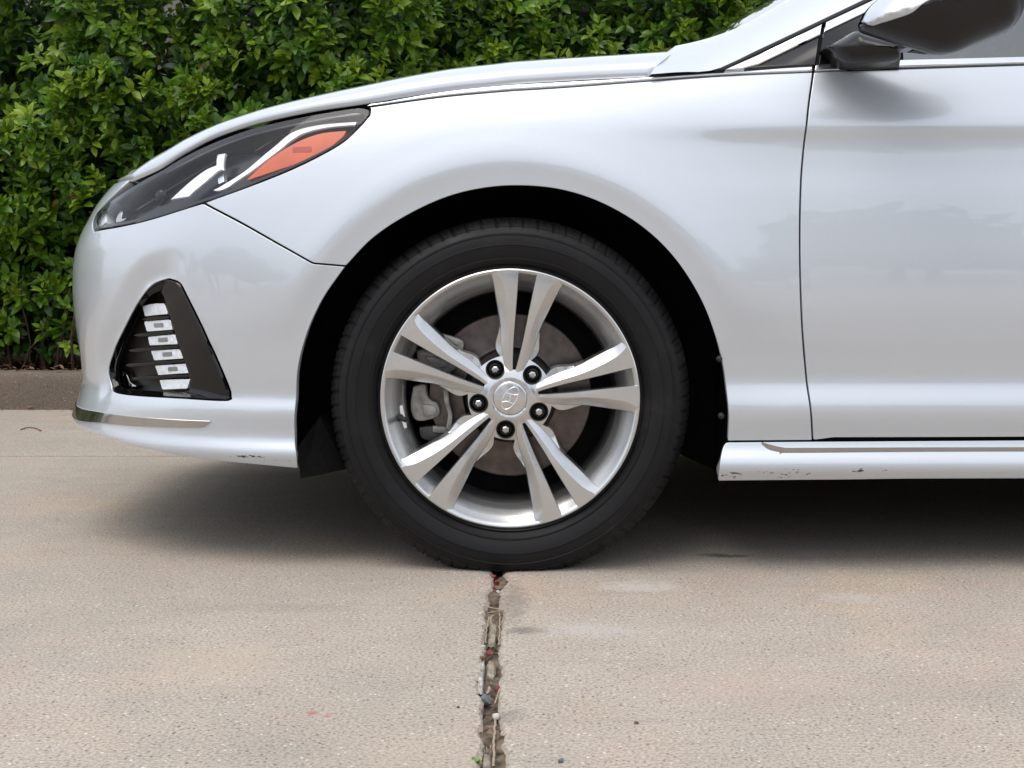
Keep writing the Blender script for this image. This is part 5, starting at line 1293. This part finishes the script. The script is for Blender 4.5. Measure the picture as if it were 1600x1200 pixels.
def stem(name, pts, rad, mat, label, cat, seed=0):
    r = np.random.default_rng(seed); path = catmull(pts, 8); path = path + r.normal(0, rad * .35, path.shape); S = 6; V = []
    for i in range(len(path)):
        t = path[min(i + 1, len(path) - 1)] - path[max(i - 1, 0)]; t /= np.linalg.norm(t); u = np.cross(t, [0.1, .2, 1]); u /= np.linalg.norm(u); v = np.cross(t, u)
        for s in range(S): V.append(path[i] + (u * math.cos(s * 1.0472) + v * math.sin(s * 1.0472)) * rad)
    o = mesh_obj(name, V, [(i * S + s, i * S + (s + 1) % S, (i + 1) * S + (s + 1) % S, (i + 1) * S + s) for i in range(len(path) - 1) for s in range(S)], mat, None, smooth=180); tag(o, label, cat); return o
def GP(pts, z): return [gpt(a, b, z) for a, b in pts]
stem('straw', GP([(758, 947), (770, 950), (786, 953)], .002), .0010, 'straw', 'dry straw lying across the joint just before the tyre', 'straw', 1)
stem('straw', GP([(761, 958), (772, 956), (785, 951)], .002), .0008, 'straw', 'second thin straw crossing the first over the joint', 'straw', 2)
stem('straw', GP([(780, 948), (781, 968), (781, 990), (779, 1009)], -.003), .0014, 'straw', 'dry root running along the right edge of the joint below the straws', 'root', 3)
stem('straw', GP([(764, 965), (760, 985), (759, 1005)], -.003), .0012, 'straw', 'dry root running along the left edge of the joint below the straws', 'root', 4)
stem('straw', GP([(774, 1125), (773, 1145), (772, 1165), (771, 1199)], -.003), .0016, 'straw', 'dry root along the right edge at the bottom end of the joint', 'root', 5)
stem('straw', GP([(748, 1115), (746, 1135), (745, 1150)], -.003), .0014, 'straw', 'pale fibre on the left edge of the joint below the grey stone', 'root', 6)
stem('straw', GP([(773, 1100), (777, 1088), (780, 1080)], -.004), .0011, 'straw', 'short pale stalk beside the wrinkled berry in the joint', 'stalk', 7)
stem('twig', GP([(33, 671), (43, 668), (55, 669), (64, 673)], .002), .0020, 'dead_leaf', 'thin dark twig on the concrete in front of the kerb', 'twig', 8)
def strip_piece(name, rows, wpx, z, mat, label, seed):
    """old joint filler: a cracked strip lying low in the joint"""
    r = np.random.default_rng(seed); c = catmull(rows, 10); V = []; m = 7
    for i, (px, py) in enumerate(c):
        for j in range(m):
            f = j / (m - 1) - .5; p = gpt(px + f * wpx * (1 + r.normal(0, .10)), py, z); V.append((p[0], p[1], z + (.25 - f * f) * .004 + r.normal(0, .0012) - (.006 if abs(f) > .49 else 0)))
    n = len(c); o = mesh_obj(name, V, [(i * m + j, (i + 1) * m + j, (i + 1) * m + j + 1, i * m + j + 1) for i in range(n - 1) for j in range(m - 1)], mat, None, smooth=60)
    tag(o, label, 'joint filler', 'pieces of old filler in the joint')
strip_piece('joint_filler', [(770, 962), (770, 985), (767, 1012)], 15, -.0115, 'sealant', 'brownish strip of old filler in the joint between straws and lone berry', 1)
strip_piece('joint_filler', [(767, 1035), (766, 1060), (763, 1090)], 15, -.0115, 'sealant', 'brownish strip of old filler in the joint between lone berry and grey stone', 2)
strip_piece('joint_filler', [(763, 1148), (762, 1175), (760, 1204)], 16, -.0105, 'sealant', 'pale strip of old filler at the bottom end of the joint', 3)
strip_piece('joint_filler', [(753, 1036), (751, 1060), (750, 1086)], 9, -.004, 'mortar', 'whitish flaking mortar on the left edge of the joint above the grey stone', 4)
def weed(px, py, n, label, seed):
    r = np.random.default_rng(seed); c = gpt(px, py, -.006); V, Fc = [], []
    for k in range(n):
        a = r.uniform(0, 6.28); L = r.uniform(.006, .012); wv = L * .30; el = r.uniform(.35, 1.1); d = np.array([math.cos(a) * math.cos(el), math.sin(a) * math.cos(el), math.sin(el)]); s = np.cross(d, [0, 0, 1.]); s /= np.linalg.norm(s); b = len(V)
        for t, w_ in ((0, .15), (.4, .8), (.75, .75), (1, .05)):
            p = c + d * L * t + np.array([0, 0, -.3 * L * t * t]); V += [p - s * wv * w_, p + np.array([0, 0, -.0008]), p + s * wv * w_]
        for i in range(3): q = b + i * 3; Fc += [(q, q + 1, q + 4, q + 3), (q + 1, q + 2, q + 5, q + 4)]
    o = mesh_obj('weed', V, Fc, 'weed', None, smooth=180); tag(o, label, 'weed', 'weeds in the joint')
weed(744, 1160, 6, 'small green weed on the left edge of the joint below the grey stone', 3)
weed(744, 1193, 8, 'green weed at the bottom end of the joint', 4)
# leaf litter along the foot of the hedge
def litter():
    r = np.random.default_rng(77); V, Fc = [], []
    for k in range(900):
        x = r.uniform(-3.4, 3); y = r.uniform(3.2, 3.6) if r.uniform() < .85 else r.uniform(3.10, 3.17); z = .155 if y > 3.18 else .003; z += r.uniform(0, .012); a = r.uniform(0, 6.28); L = r.uniform(.012, .035); b = len(V)
        u = np.array([math.cos(a), math.sin(a), r.normal(0, .3)]); s = np.array([-math.sin(a), math.cos(a), r.normal(0, .3)])
        for t, w_ in ((0, .1), (.5, .5), (1, .05)): p = np.array([x, y, z]) + u * L * t; V += [p - s * L * w_ * .5, p + s * L * w_ * .5]
        Fc += [(b, b + 2, b + 3, b + 1), (b + 2, b + 4, b + 5, b + 3)]
    o = mesh_obj('leaf_litter', V, Fc, 'dead_leaf', None, smooth=180); o['kind'] = 'stuff'; tag(o, 'brown dead leaves littering the foot of the hedge and kerb', 'leaf litter')
litter()

# ------------------------------------------------------------------ the trees across the lot, behind the viewer: only their reflections show
def far_trees():
    r = np.random.default_rng(90); V, Fc = [], []
    for k in range(34):
        cx = -75 + k * 4.6 + r.normal(0, 1.4); cy = -34 + r.normal(0, 3); h = r.uniform(4.5, 9.5); w_ = r.uniform(1.8, 3.4)
        b = len(V)
        for i in range(5):
            t = i / 4; rad = .22 * (1 - .7 * t)
            for q in range(6): V.append((cx + rad * math.cos(q * 1.047) + .2 * t, cy + rad * math.sin(q * 1.047), h * .75 * t))
        for i in range(4):
            for q in range(6): Fc.append((b + i * 6 + q, b + i * 6 + (q + 1) % 6, b + (i + 1) * 6 + (q + 1) % 6, b + (i + 1) * 6 + q))
        for c in range(420):
            a, e, rr = r.uniform(0, 6.28), r.uniform(-1, 1), r.uniform(.35, 1) ** .6
            p = np.array([cx + w_ * rr * math.cos(a) * math.sqrt(1 - e * e), cy + w_ * rr * math.sin(a) * math.sqrt(1 - e * e), h * .62 + h * .40 * rr * e]); u, v = r.normal(0, .24, (2, 3)); b = len(V)
            V += [p - u - v, p + u - v * .4, p + u + v, p - u * .5 + v]; Fc.append((b, b + 1, b + 2, b + 3))
    o = mesh_obj('far_trees', V, Fc, 'far_leaf', None); o['kind'] = 'stuff'; tag(o, 'line of dark trees across the lot, seen as reflections in the glossy trim', 'trees')
M['far_leaf'] = simple('far_foliage', (.045, .075, .025), rough=.8, var=.4, scale=3)
far_trees()
